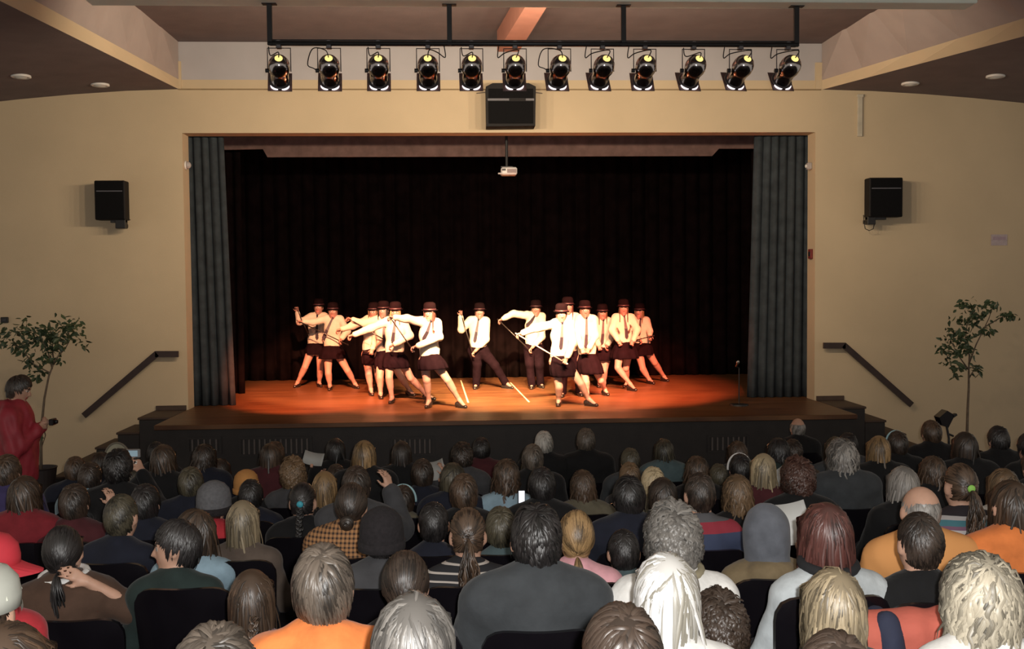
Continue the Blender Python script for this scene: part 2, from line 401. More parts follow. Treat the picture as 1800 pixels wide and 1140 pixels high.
# ------------------------------------------------------------------ hair
HAIR_CACHE = {}
def hair_mesh(style, var=0):
    """hair as overlapping locks grown from the scalp; head centre at the origin, face towards +Y"""
    key = (style, var)
    if key in HAIR_CACHE: return HAIR_CACHE[key]
    rg = np.random.default_rng(abs(hash_(style))+var*17)
    S = dict(n=430, L=.10, g=.25, off=.010, curl=0.0, freq=30, wid=.0105, vol=.010, seg=9, whorl=(0, -.45, .89), tie=None, hl=.0, low=-.62)
    S.update({'crop':  dict(L=.045, off=.002, vol=.002, n=560, seg=4, wid=.009),
              'short': dict(L=.085, off=.004, vol=.006, n=480, seg=6, curl=.003, freq=20),
              'messy': dict(L=.095, off=.006, vol=.010, curl=.008, freq=38, n=460, seg=8),
              'bob':   dict(L=.26, g=.55, off=.008, vol=.008, n=480, seg=11, curl=.002, freq=14, low=-.35),
              'shag':  dict(L=.20, g=.5, off=.005, vol=.007, n=480, seg=10, curl=.005, freq=20, low=-.4),
              'long':  dict(L=.42, g=.75, off=.006, vol=.007, n=440, seg=15, curl=.004, freq=12, low=-.35),
              'wavy':  dict(L=.42, g=.7, off=.008, vol=.013, n=420, seg=17, curl=.011, freq=34, low=-.35),
              'curly': dict(L=.12, g=.2, off=.008, vol=.020, n=520, seg=11, curl=.014, freq=60, low=-.5, wid=.012),
              'bigcurl': dict(L=.30, g=.45, off=.010, vol=.024, n=480, seg=15, curl=.012, freq=36, low=-.45, wid=.012),
              'tail':  dict(L=.20, g=.0, off=.006, vol=.005, n=420, seg=10, tie=(0, -.112, .02), low=-.6),
              'lowtail': dict(L=.22, g=.0, off=.006, vol=.005, n=420, seg=10, tie=(0, -.098, -.06), low=-.6),
              'bald':  dict(L=.05, off=.003, vol=.003, n=300, seg=5, wid=.009, hl=.3)}[style])
    W = nrm(np.array(S['whorl'])+rg.normal(size=3)*.06)
    S['n'] = int(S['n']*2.4); S['wid'] *= .56
    ER = V(.076, .095, .107); EC = V(0, -.008, .012)
    roots = []
    while len(roots) < S['n']:
        u = nrm(rg.normal(size=3))
        lowlim = S['low'] if u[1] < -.1 else (S['low']*.45 if u[1] < .35 else .0)
        if u[2] < lowlim: continue
        if u[1] > .30 and u[2] < .42+.35*(u[1]-.3)-.25*abs(u[0]): continue
        if style == 'bald' and (u[2] > .42 or u[1] > .35): continue
        if style in ('crop', 'short', 'messy', 'bald', 'tail', 'lowtail') and abs(u[0]) > .72 and -.55 < u[2] < .22 and -.38 < u[1] < .35: continue
        roots.append(u)
    u = np.array(roots); n = len(u)
    p = EC+u*ER*1.0
    seg = S['seg']; Ls = S['L']*rg.uniform(.72, 1.12, n)
    if style in ('bob', 'long', 'wavy', 'bigcurl', 'shag'):   # even hem: length to a common level
        hem = {'bob': -.135, 'shag': -.15, 'long': -.36, 'wavy': -.38, 'bigcurl': -.19}[style]+rg.uniform(-.03, .02, n)
        front = u[:, 1] > .1
        Ls = np.clip((p[:, 2]-hem)*1.12+.03*(p[:, 2] > 0), .03, .6)
    if style in ('short', 'messy', 'crop'): Ls = np.where(u[:, 1] > .2, Ls*.38, Ls)
    step = Ls/seg
    a3 = rg.normal(size=(4, 3))*3.2
    ph = 4*np.sin(u@a3[0]+1)+4*np.sin(u@a3[1])+rg.normal(size=n)*.5; ph2 = 4*np.sin(u@a3[2]+2)+4*np.sin(u@a3[3])+rg.normal(size=n)*.5
    vol = S['off']+S['vol']*(.7+.3*np.sin(u@a3[1]*1.7+1)+rg.uniform(-.25, .25, n))
    path = np.zeros((n, seg+1, 3)); nor = np.zeros((n, seg+1, 3)); arc = np.zeros(n)
    T = None if S['tie'] is None else np.array(S['tie'])
    part = rg.normal(size=(n, 3))*.06+.10*np.stack([np.sin(u@a3[0]*1.5), np.sin(u@a3[2]*1.5), np.sin(u@a3[3]*1.5)], 1)
    near = np.exp(-((1-u@W)/.03)); part = part+rg.normal(size=(n, 3))*near[:, None]*.6
    vel = np.zeros((n, 3))
    for i in range(seg+1):
        q = (p-EC)/ER; ql = np.linalg.norm(q, axis=1, keepdims=True)
        nn = q/ER; nn /= np.linalg.norm(nn, axis=1, keepdims=True)
        # keep outside the scalp by a growing margin
        t = i/seg
        mar = 1+(vol*(.25+.75*min(1, t*2.2)))/.09
        ins = ql[:, 0] < mar
        if T is not None: mar = 1+(vol*(.4+.6*math.sin(math.pi*min(1, t*1.1))))/.09; ins = np.ones(n, bool)
        pp = EC+(q/ql)*ER*np.reshape(mar, (-1, 1))
        p = np.where(ins[:, None], pp, p)
        if T is None:                       # hair lies on the head and hangs close to it
            mx = mar*(1.03+S['curl']*3.5); up_ = (q[:, 2] > -.35) & (ql[:, 0] > mx)
            p = np.where(up_[:, None], EC+(q/ql)*ER*np.reshape(mx, (-1, 1)), p)
            lim = .083+vol*1.1+S['curl']*.6
            lw = q[:, 2] <= -.35; spread = np.clip(-p[:, 2]-.05, 0, .3)*.10
            p[:, 0] = np.where(lw, np.clip(p[:, 0], -lim-spread, lim+spread), p[:, 0]); p[:, 1] = np.where(lw, np.maximum(p[:, 1], -lim-.035-spread), p[:, 1])
        if S['L'] > .15 and T is None:      # stay outside neck, shoulders and back
            for cc, rr in ((V(0, -.015, -.16), V(.075, .075, .12)), (V(0, -.02, -.36), V(.215, .125, .15))):
                qq = (p-cc)/rr; l = np.linalg.norm(qq, axis=1, keepdims=True); inb = l[:, 0] < 1.04
                p = np.where(inb[:, None], cc+qq/np.maximum(l, .05)*rr*1.04, p)
        if S['L'] > .15:                    # parted away from the face
            fz = (p[:, 1] > .02) & (p[:, 2] < .055); sgx = np.where(u[:, 0] >= 0, 1, -1)
            p[:, 0] = np.where(fz & (np.abs(p[:, 0]) < .066), sgx*(.066+.01*rg.uniform(0, 1, n)), p[:, 0]); p[:, 1] = np.where(fz, np.minimum(p[:, 1], .075), p[:, 1])
        path[:, i] = p; nor[:, i] = nn
        away = (q/ql)-W; away = q/ql*0+((q/ql)@W)[:, None]*(q/ql)-W   # tangent pointing away from the whorl
        away = away/(np.linalg.norm(away, axis=1, keepdims=True)+1e-6)
        if T is not None:
            d = T-p; dist = np.linalg.norm(d, axis=1, keepdims=True); v = d/(dist+1e-6)
            st = np.minimum(1.0/(seg-i+1e-6), 1.0)
            p = p+d*st
            continue
        swirl = np.cross(q/ql, away)*.35
        free = (~ins)[:, None] | (q[:, 2:3] < -.25)
        g = np.where(free, max(S['g'], .6) if S['L'] > .15 else S['g'], S['g']*.5)
        v = away+swirl*(.6 if S['L'] < .15 else .15)+part
        v = v*(1-g)+np.array([0, 0, -1.0])*g*1.2
        if S['curl']:
            sd = np.cross(nn, v); sd /= np.linalg.norm(sd, axis=1, keepdims=True)+1e-6
            a = arc*S['freq']*2.0
            v = v+(sd*np.cos(a+ph)[:, None]+nn*np.sin(a+ph2)[:, None]*.8)*S['curl']*S['freq']*1.3
        v /= np.linalg.norm(v, axis=1, keepdims=True)+1e-6
        p = p+v*step[:, None]; arc += step
    if T is not None:
        pass
    verts, faces, uvs, lock = _locks(path, nor, S['wid']*rg.uniform(.7, 1.3, n), rg, EC)
    # scalp cover below the locks
    capv, capf = _cover(ER*(1.02+S['off']*.5/.09), EC, style)
    o = len(verts); verts = np.concatenate([verts, capv]); faces = np.concatenate([faces, capf+o])
    uvs = np.concatenate([uvs, np.tile([[.5, .5]], (len(capv), 1))]); lock = np.concatenate([lock, np.full(len(capv), .42)])
    me = _hair_mesh_data(verts, faces, uvs, lock, 'hair_'+style)
    HAIR_CACHE[key] = me
    return me
def hash_(s):
    h = 0
    for ch in s: h = (h*31+ord(ch)) % 100003
    return h
def _locks(path, nor, wid, rg, EC, thick=.5):
    n, m, _ = path.shape
    tan = np.gradient(path, axis=1); tan /= np.linalg.norm(tan, axis=2, keepdims=True)+1e-9
    out = nor; sd = np.cross(tan, out); sd /= np.linalg.norm(sd, axis=2, keepdims=True)+1e-9
    up = np.cross(sd, tan)
    t = np.linspace(0, 1, m); prof = np.minimum(1, .55+t*2.0)*np.where(t > .6, 1-((t-.6)/.4)**1.6*.88, 1)
    w = wid[:, None, None]*prof[None, :, None]
    if thick < .6: return _ribbons(path, sd, up, w, n, m, t, rg)
    ring = np.stack([path+sd*w, path+up*w*thick, path-sd*w, path-up*w*thick], 2)      # n, m, 4, 3
    verts = ring.reshape(-1, 3)
    base = (np.arange(n)[:, None, None]*m*4+np.arange(m-1)[None, :, None]*4)
    k = np.arange(4)[None, None, :]; k2 = (np.arange(4)+1) % 4
    a = base+k; b = base+k2[None, None, :]
    faces = np.stack([a, b, b+4, a+4], -1).reshape(-1, 4)
    uu = np.tile(np.array([0, .5, 1, .5]), n*m)+np.repeat(rg.uniform(0, 40, n), m*4)
    vv = np.tile(np.repeat(t, 4), n)
    return verts, faces, np.stack([uu, vv], 1), np.repeat(rg.uniform(0, 1, n), m*4)
def _ribbons(path, sd, up, w, n, m, t, rg):
    ring = np.stack([path+sd*w-up*w*.3, path+up*w*.35, path-sd*w-up*w*.3], 2); verts = ring.reshape(-1, 3)
    base = (np.arange(n)[:, None, None]*m*3+np.arange(m-1)[None, :, None]*3); k = np.arange(2)[None, None, :]
    a = base+k; faces = np.stack([a, a+1, a+4, a+3], -1).reshape(-1, 4)
    uu = np.tile(np.array([0, .5, 1]), n*m)+np.repeat(rg.uniform(0, 40, n), m*3)
    return verts, faces, np.stack([uu, np.tile(np.repeat(t, 3), n)], 1), np.repeat(np.clip(.5+.3*np.sin(path[:, 0]@rg.normal(size=3)*60)+rg.normal(size=n)*.2, 0, 1), m*3)
def _cover(ER, EC, style, nu=24, nv=16):
    vs = []; fs = []
    for j in range(nv+1):
        th = math.pi*j/nv
        for i in range(nu):
            a = 2*math.pi*i/nu; vs.append(EC+ER*V(math.sin(th)*math.cos(a), math.sin(th)*math.sin(a), math.cos(th)))
    vs = np.array(vs)
    for j in range(nv):
        for i in range(nu):
            q = [j*nu+i, j*nu+(i+1) % nu, (j+1)*nu+(i+1) % nu, (j+1)*nu+i]; c = ((vs[q]-EC)/ER).mean(0)
            lowlim = -.6 if c[1] < -.1 else (-.2 if c[1] < .3 else .1)
            if c[2] < lowlim or (c[1] > .32 and c[2] < .45): continue
            if style == 'bald' and (c[2] > .4 or c[1] > .3): continue
            if style in ('crop', 'short', 'messy', 'bald', 'tail', 'lowtail') and abs(c[0]) > .78 and c[2] < .15 and c[1] > -.4: continue
            fs.append(q[::-1])
    return vs, np.array(fs)
def _hair_mesh_data(verts, faces, uvs, lock, name):
    me = bpy.data.meshes.new(name); nf = len(faces)
    me.vertices.add(len(verts)); me.vertices.foreach_set('co', verts.astype(np.float32).ravel())
    me.loops.add(nf*4); me.loops.foreach_set('vertex_index', faces.astype(np.int32).ravel())
    me.polygons.add(nf); me.polygons.foreach_set('loop_start', (np.arange(nf)*4).astype(np.int32))
    me.polygons.foreach_set('use_smooth', np.ones(nf, bool))
    uvl = me.uv_layers.new(name='UVMap'); uvl.data.foreach_set('uv', uvs[faces.ravel()].astype(np.float32).ravel())
    at_ = me.attributes.new('lock', 'FLOAT', 'POINT'); at_.data.foreach_set('value', lock.astype(np.float32))
    me.materials.append(None)
    me.update(calc_edges=True); me.validate()
    return me
def tail_mesh(kind, var=0):
    """a bunch of hair hanging from the origin down the back"""
    key = ('tailbunch', kind, var)
    if key in HAIR_CACHE: return HAIR_CACHE[key]
    rg = np.random.default_rng(300+var+hash_(kind))
    if kind == 'braid':
        n = 3; seg = 40; t = np.linspace(0, 1, seg+1); path = np.zeros((n*8, seg+1, 3)); i = 0
        for s in range(3):
            for q in range(8):
                a = t*2*math.pi*5+s*2*math.pi/3; jj = rg.normal(size=2)*.0045
                path[i, :, 0] = np.sin(a)*.013*(1-.3*t)+jj[0]; path[i, :, 1] = -.03*np.sin(t*3.1)-.05*t+np.sin(2*a)*.007+jj[1]; path[i, :, 2] = -.36*t; i += 1
        wid = np.full(n*8, .0065)
    else:
        L, spread, curl, fr = {'pony': (.24, .020, .004, 5), 'longpony': (.38, .030, .016, 9), 'short': (.12, .018, .003, 4), 'bunch': (.32, .04, .006, 4)}[kind]
        n = 170; seg = 14; t = np.linspace(0, 1, seg+1); path = np.zeros((n, seg+1, 3))
        for i in range(n):
            jj = rg.normal(size=2)*spread*.6; ph = rg.uniform(0, 6.28, 2); l = L*rg.uniform(.75, 1.1)
            path[i, :, 0] = jj[0]*np.sin(np.clip(t*2.2, 0, 1.57))+curl*np.sin(t*fr*2+ph[0])*t
            path[i, :, 1] = -.055*np.sin(np.clip(t*4, 0, 1.6))*(1-.15*t)+jj[1]*.7*np.clip(t*3, 0, 1)+curl*np.cos(t*fr*2+ph[1])*t
            path[i, :, 2] = .012*np.sin(np.clip(t*8, 0, 3.14))-l*t**1.15
        wid = rg.uniform(.0035, .0065, n)
    nor = path-path.mean(0, keepdims=True)+np.array([0, -.02, 0]); nor /= np.linalg.norm(nor, axis=2, keepdims=True)+1e-9
    v, f, uv, lk = _locks(path, nor, wid, rg, None, .7)
    me = _hair_mesh_data(v, f, uv, lk, 'tail_'+kind); HAIR_CACHE[key] = me
    return me
def bun_mesh():
    key = ('bun',)
    if key in HAIR_CACHE: return HAIR_CACHE[key]
    rg = np.random.default_rng(5); n = 40; seg = 16; path = np.zeros((n, seg+1, 3)); nor = np.zeros_like(path)
    for i in range(n):
        a = np.linspace(0, 4.5, seg+1)+rg.uniform(0, 6.28); r = rg.uniform(.01, .034); b = rg.uniform(-1, 1)
        path[i] = np.stack([np.cos(a)*r, -.018+np.full(seg+1, -.028*math.sqrt(max(0, 1-(r/.036)**2))), np.sin(a)*r], 1); nor[i] = path[i]+V(0, .01, 0)
    nor /= np.linalg.norm(nor, axis=2, keepdims=True)+1e-9
    v, f, uv, lk = _locks(path, nor, np.full(n, .009), rg, None, .7)
    me = _hair_mesh_data(v, f, uv, lk, 'bun'); HAIR_CACHE[key] = me
    return me

def set_mat(o, m, i=0):
    while len(o.material_slots) <= i: o.data.materials.append(None)
    o.material_slots[i].link = 'OBJECT'; o.material_slots[i].material = m
HC = dict(black=(.014, .012, .012), dark=(.032, .021, .015), brown=(.060, .036, .022), ltbrown=(.125, .078, .042), honey=(.25, .155, .07),
          blond=(.36, .285, .175), white=(.95, .88, .72), grey=(.19, .175, .16), silver=(.34, .32, .29), auburn=(.075, .027, .022), russet=(.05, .023, .017), ash=(.080, .063, .049), steel=(.105, .097, .088), dkblond=(.24, .19, .12),
          curlyblond=(.36, .32, .245), olive=(.055, .047, .03))
def add_hair(root, c, style, col, var=0, scale=1.0, rot=(0, 0, 0), tail=None, tie=None):
    hm = hair_mat(HC[col]); h = link('hair', hair_mesh(style, var), root, c, rot, scale); set_mat(h, hm)
    if tail:
        t0 = {'tail': V(0, -.112, .02), 'lowtail': V(0, -.10, -.06)}.get(style, V(.02, -.118, -.02))
        if tail == 'bun': t = link('hair_bun', bun_mesh(), h, t0)
        else: t = link({'braid': 'braid'}.get(tail, 'ponytail'), tail_mesh(tail, var % 2), h, t0+V(0, -.004, 0))
        set_mat(t, hm)
        if tie is not None:
            m = MB(); m.lathe([(.012+.009*math.sin(math.pi*k/6), -.011+.022*k/6) for k in range(7)], 14, (t0+V(0, -.012, 0), V(1, 0, 0), V(0, 0, 1), V(0, -1, 0)))
            m.build('hair_tie', tie, h, smooth=True)
    return h
# ------------------------------------------------------------------ the hall
M_WALL = mat('wall_paint', (.56, .445, .30), .85, var=.05, scale=1.2, bump=.15, bscale=90)
M_GREY = mat('grey_paint', (.43, .41, .43), .85, var=.05, scale=2)
M_CEIL = mat('ceiling_brown', (.135, .10, .10), .9, var=.10, scale=3, bump=.2, bscale=40)
M_CEILF = mat('soffit_paint', (.36, .30, .285), .9, var=.06, scale=3)
M_BEAMC = mat('beam_terracotta', (.40, .17, .12), .85, var=.08, scale=4)
M_PALE = mat('pale_beam', (.80, .84, .76), .7, var=.05, scale=4)
M_DARKW = mat('dark_stage_wood', (.016, .012, .011), .55, var=.25, scale=6, bump=.1)
M_SKIRT = mat('plinth_wood', (.055, .032, .022), .6, var=.2, scale=8)
M_CARPET = mat('aisle_carpet', (.035, .03, .03), .95, var=.2, scale=30, bump=.3)
M_BLACK = mat('black_metal', (.012, .012, .014), .45, var=.2)
M_BLACKP = mat('black_plastic', (.010, .009, .012), .28, var=.2, spec=.6)
M_CAB = mat('speaker_cabinet', (.008, .007, .008), .6, var=.2, spec=.2)
M_GRILLE = mat('speaker_grille', (.007, .007, .008), .9, var=.4, scale=200, bump=.5, bscale=400, spec=.1)
M_CHROME = mat('chrome', (.45, .43, .45), .16, 1.0, var=.04)
M_STEEL = mat('steel_wire', (.18, .17, .18), .35, .8, var=.05)
M_WHITEP = mat('white_plastic', (.72, .70, .68), .4, var=.03)

# front wall with the stage opening, a little above it the recessed bay
OPL = at(320, 233, WALL_Y)[0]; OPR = at(1433.5, 233, WALL_Y)[0]; OPT = at(876, 233, WALL_Y)[2]
WT = at(876, 157, WALL_Y)[2]; BAYT = at(876, 74, WALL_Y)[2]; BAND = at(876, 140, WALL_Y)[2]
BL = at(314, 150, WALL_Y)[0]; BR = at(1443, 150, WALL_Y)[0]
XL, XR = -9.5, 11.0
def wall_quad_mesh():
    t = .32; m = MB()
    m.box(XL, OPL, WALL_Y, WALL_Y+t, -.05, 5.75)
    m.box(OPR, XR, WALL_Y, WALL_Y+t, -.05, 5.75)
    m.box(OPL, OPR, WALL_Y, WALL_Y+t, OPT, WT)
    return m
tag(wall_quad_mesh().build('wall_front', M_WALL), kind='structure')
m = MB(); m.box(BL, BR, WALL_Y+.03, WALL_Y+.3, WT, BAND); tag(m.build('trim_1', M_WALL), kind='structure')
m = MB(); m.box(BL-.3, BR+.3, WALL_Y+.035, WALL_Y+.3, BAND, BAYT+.3); tag(m.build('wall_bay', M_GREY), kind='structure')
m = MB(); m.box(BL, BR, WALL_Y-.012, WALL_Y+.03, WT-.012, WT+.006); tag(m.build('trim_2', mat('joint_line', (.25, .18, .1), .8)), kind='structure')

# raised central bay: ceiling slab and flared side faces with a painted band
YN = 5.0
m = MB(); m.box(BL-2.2, BR+2.6, YN, WALL_Y+.3, BAYT, BAYT+.12); tag(m.build('ceiling_bay', M_CEIL), kind='structure')
def side_bay(sgn, x_wall, x_near, y_near, name):
    sl = (x_near-x_wall)/(WALL_Y-y_near)
    xb = lambda y: x_wall+sl*(WALL_Y-y)
    z0, z1, z2 = WT, BAND, BAYT+.05
    fr = (z1-z0)/(z2-z0)
    ys = np.linspace(WALL_Y+.02, YN, 12)
    def strip(za, zb, fa, fb, mm, nm, th=.05):
        vs = []; fs = []
        for y in ys:
            for zz, ff in ((za, fa), (zb, fb)):
                x = xb(y)*(1-ff)+x_wall*ff
                vs += [(x, y, zz), (x+sgn*th, y, zz)]
        for i in range(len(ys)-1):
            a = i*4; b = a+4
            fs += [(a, b, b+2, a+2), (a+1, a+3, b+3, b+1), (a, a+1, b+1, b), (a+2, b+2, b+3, a+3)]
        fs += [(0, 2, 3, 1), (a+4, a+5, a+7, a+6)]
        mb = MB().add(vs, fs); return tag(mb.build(nm, mm), kind='structure')
    strip(z1, z2, fr, 1, M_CEILF, name)
    strip(z0, z1, 0, fr, M_WALL, 'trim_'+('3' if sgn < 0 else '4'), .07)
    return xb
xbL = side_bay(-1, BL, at(0, 10, 9.95)[0], 9.95, 'ceiling_left_face')
xbR = side_bay(1, BR+.02, at(1800, 62, 11.2)[0], 11.2, 'ceiling_right_face')
def side_ceiling(xb, xo, edge_px, name):
    ze = at(edge_px[0], edge_px[1], WALL_Y)[2]; xe = at(edge_px[0], edge_px[1], WALL_Y)[0]
    vs = []; fs = []; ys = np.linspace(WALL_Y+.02, YN, 10); us = np.linspace(0, 1, 9)
    for y in ys:
        x0 = xb(y)
        for u_ in us:
            x = x0+(xo-x0)*u_; q = abs((x-x0)/(xe-xb(WALL_Y)))
            vs.append((x, y, WT+(ze-WT)*q**1.6))
    nu = len(us); nv_ = len(vs); vs += [(x, y, z+.1) for x, y, z in vs]
    for i in range(len(ys)-1):
        for j in range(nu-1):
            q = (i*nu+j, i*nu+j+1, (i+1)*nu+j+1, (i+1)*nu+j); fs += [q, tuple(k+nv_ for k in q[::-1])]
    o = MB().add(vs, fs).build(name, M_CEIL, smooth=True); tag(o, kind='structure')
    return lambda x, y: WT+(ze-WT)*abs((x-xb(y))/(xe-xb(WALL_Y)))**1.6
zL = side_ceiling(xbL, XL, (0, 178), 'ceiling_left')
zR = side_ceiling(xbR, XR, (1800, 181), 'ceiling_right')

# beams under the bay: the pale cross beam that carries the lights, the terracotta beam running to the wall
TR_Y = 10.2
tz = at(876, 77, TR_Y)[2]
b0 = at(155, 10, TR_Y); b1 = at(1705, 8, TR_Y); bz = (b0[2]+b1[2])/2
m = MB(); m.box(b0[0], b1[0], TR_Y-.16, TR_Y+.10, bz, bz+.30, .01); tag(m.build('trim_5', M_PALE), kind='structure')
m = MB(); m.box(b0[0]+.1, b1[0]-.1, TR_Y-.1, TR_Y+.05, bz+.30, BAYT+.02, .01); tag(m.build('trim_6', M_CEILF), kind='structure')
pa = at(874, 92, 13.75); pb = at(912, 92, 13.75); pc = at(930, 0, 11.25); pd = at(968, 0, 11.25)
zb = (pa[2]+pc[2])/2
poly = [V(pa[0], 13.75, zb), V(pb[0], 13.75, zb)]
sl0 = (pc[0]-pa[0])/2.5; sl1 = (pd[0]-pb[0])/2.5
poly += [V(pb[0]+sl1*(13.75-YN), YN, zb), V(pa[0]+sl0*(13.75-YN), YN, zb)]
m = MB(); m.prism(poly, (0, 0, 0), (0, 0, BAYT-zb+.02)); tag(m.build('trim_7', M_BEAMC), kind='structure')
m = MB(); v0 = at(1683, 62, 12.2); v1 = at(1691, 17, 12.2)
m.box(v0[0], v1[0], 12.17, 12.23, v0[2], v1[2], .004)
tag(m.build('ceiling_batten', M_WHITEP), 'white vertical batten fixed to the right slanted ceiling face', 'batten')

# recessed ceiling lamps, switched off
def downlight(px, py, zf, label):
    Y = 13.0
    for _ in range(12):
        p = at(px, py, Y); z = zf(p[0], p[1]); d = ray(px, py); Y = max(9, min(14.2, (z-CAM_Z)/d[2]*d[1]))
    p = at(px, py, Y)
    r = thing('recessed_downlight', label, 'lamp', (p[0], p[1], p[2]-.005), 0, 'switched-off ceiling downlights')
    k = MB().lathe([(.085, .02), (.115, .01), (.118, -.012), (.10, -.022), (.085, -.012)], 28).build('trim_ring', M_WHITEP, r, smooth=True)
    MB().lathe([(.0, -.035), (.05, -.030), (.086, -.010), (.086, .01)], 28).build('lens', mat('lamp_lens', (.55, .56, .55), .3), r, smooth=True)
downlight(37, 133, zL, 'outer pale ceiling downlight over the left side wall')
downlight(176, 148, zL, 'pale ceiling downlight nearer the stage on the left')
downlight(1600, 146, zR, 'pale ceiling downlight nearer the stage on the right')
downlight(1750, 133, zR, 'outer pale ceiling downlight over the right side wall')

# floor: level before the stage, one low terrace for each row of seats
ROW = [2.08, 2.80]+[1.85+.85*k for k in range(2, 10)]
ROWZ = [.12*(9.5-y) for y in ROW]
m = MB(); m.box(XL, XR, 9.5-.425, WALL_Y+.3, -.3, 0); tag(m.build('floor', M_CARPET), kind='structure')
for k in range(9):
    m = MB(); m.box(XL, XR, (ROW[k-1]+ROW[k])/2 if k else -2.0, (ROW[k]+ROW[k+1])/2, -.3, ROWZ[k]); tag(m.build('floor_terrace', M_CARPET), kind='structure')

# stage
M_FLOORW = None
def stage_floor_mat():
    m = bpy.data.materials.new('stage_boards'); m.use_nodes = True
    nt = m.node_tree; N = nt.nodes; L = nt.links; b = N['Principled BSDF']
    tc = N.new('ShaderNodeTexCoord'); mp = N.new('ShaderNodeMapping'); mp.inputs['Scale'].default_value = (.6, 9, 1); L.new(tc.outputs['Object'], mp.inputs[0])
    nz = N.new('ShaderNodeTexNoise'); nz.inputs['Scale'].default_value = 2.5; nz.inputs['Detail'].default_value = 6; L.new(mp.outputs[0], nz.inputs['Vector'])
    rp = N.new('ShaderNodeValToRGB'); rp.color_ramp.elements[0].position = .32; rp.color_ramp.elements[1].position = .72
    rp.color_ramp.elements[0].color = (.07, .026, .010, 1); rp.color_ramp.elements[1].color = (.175, .080, .032, 1)
    L.new(nz.outputs['Fac'], rp.inputs[0]); L.new(rp.outputs[0], b.inputs['Base Color'])
    b.inputs['Roughness'].default_value = .42
    bp = N.new('ShaderNodeBump'); bp.inputs['Strength'].default_value = .12; bp.inputs['Distance'].default_value = .01
    L.new(nz.outputs['Fac'], bp.inputs['Height']); L.new(bp.outputs[0], b.inputs['Normal'])
    return m
M_FLOORW = stage_floor_mat()
BACK_Y = 18.5
AL, AR = OPL-.02, OPR+.02
m = MB(); m.box(AL, AR, LIP_Y, BACK_Y+.5, STAGE_Z-.06, STAGE_Z, .006); m.box(AL-1.5, AL, WALL_Y+.32, BACK_Y+.5, STAGE_Z-.06, STAGE_Z); m.box(AR, AR+1.5, WALL_Y+.32, BACK_Y+.5, STAGE_Z-.06, STAGE_Z)
tag(m.build('floor_stage', M_FLOORW), kind='structure')
m = MB(); m.box(AL+.03, AR-.03, LIP_Y+.03, LIP_Y+.12, 0, STAGE_Z-.06); m.box(AL+.03, AL+.1, LIP_Y+.1, WALL_Y, 0, STAGE_Z-.06); m.box(AR-.1, AR-.03, LIP_Y+.1, WALL_Y, 0, STAGE_Z-.06)
tag(m.build('wall_stage_front', M_DARKW), kind='structure')
# tape lines on the stage floor
for (a, b, n_) in (((810, 668), (823, 707), 'pale tape line on the stage floor left of the lit patch'), ((897, 672), (930, 706), 'pale tape line on the stage floor beside the boy in trousers')):
    p = on_z(*a, STAGE_Z+.002); q = on_z(*b, STAGE_Z+.002); d = nrm(q-p); s_ = np.cross(d, [0, 0, 1])*.012
    m = MB(); m.prism([p+s_, p-s_, q-s_, q+s_], (0, 0, -.001), (0, 0, .001)); tag(m.build('floor_tape', mat('tape', (.6, .45, .3), .7)), n_, 'tape')
# ventilation grilles in the stage front
def grille(x0, x1, yt, yb, label):
    Yg = LIP_Y+.03; a = at(x0, yt, Yg); b = at(x1, yb, Yg)
    r = thing('vent_grille', label, 'vent', ((a[0]+b[0])/2, Yg, b[2]), 0, 'slatted vents in the stage front')
    w = (b[0]-a[0])/2; h = a[2]-b[2]
    f = MB(); f.box(-w-.03, w+.03, -.012, .0, -.03, 0); f.box(-w-.03, w+.03, -.012, .0, h, h+.03); f.box(-w-.03, -w, -.012, 0, 0, h); f.box(w, w+.03, -.012, 0, 0, h)
    f.build('frame', M_DARKW, r)
    n = max(5, int(2*w/.062)); me = None
    for i in range(n):
        if me is None: me = MB().box(-.011, .011, -.016, -.001, 0, h, .003).mesh('slat', [mat('vent_slat', (.10, .085, .08), .5, var=.15)])
        link('slat', me, r, (-w+2*w*(i+.5)/n, 0, 0))
grille(333, 386, 772, 792, 'short slatted vent at the left end of the stage front')
grille(424, 545, 772, 796, 'long slatted vent in the stage front left of centre')
grille(690, 760, 772, 796, 'slatted vent low in the middle of the stage front')
grille(1247, 1312, 768, 790, 'slatted vent in the stage front towards the right')

# side landings with steps going down along the wall
def stairs(sgn, xe, label):
    x_in = AL-.002 if sgn < 0 else AR+.002
    r = thing('stage_steps', label, 'stairs', (xe, 13.98, 0), 0, 'steps at the ends of the stage')
    D0, D1 = -.36, .41
    def bx(xa, xb_, z0, z1, nm, mt, ya=D0, yb=D1, bev=.006):
        m = MB(); lo_, hi_ = sorted((xa, xb_)); m.box(lo_, hi_, ya, yb, z0, z1, bev); return m.build(nm, mt, r)
    bx(x_in-xe, 0, 0, STAGE_Z-.03, 'landing', M_DARKW)
    bx(x_in-xe, sgn*.02, STAGE_Z-.03, STAGE_Z, 'landing_board', M_SKIRT)
    bx((x_in-xe), 0, STAGE_Z, STAGE_Z+.065, 'skirting', M_SKIRT, .395, .412, .003)
    for i in range(4):
        z = STAGE_Z-.19*(i+1); bx(sgn*.28*i, sgn*.28*(i+1), 0, z-.03, 'step', M_DARKW); bx(sgn*.28*i-sgn*.0, sgn*(.28*(i+1)+.02), z-.03, z, 'tread', M_SKIRT)
stairs(-1, at(275, 727, WALL_Y)[0], 'dark wooden steps up to the left end of the stage')
stairs(1, at(1483, 707, WALL_Y)[0], 'dark wooden steps up to the right end of the stage')

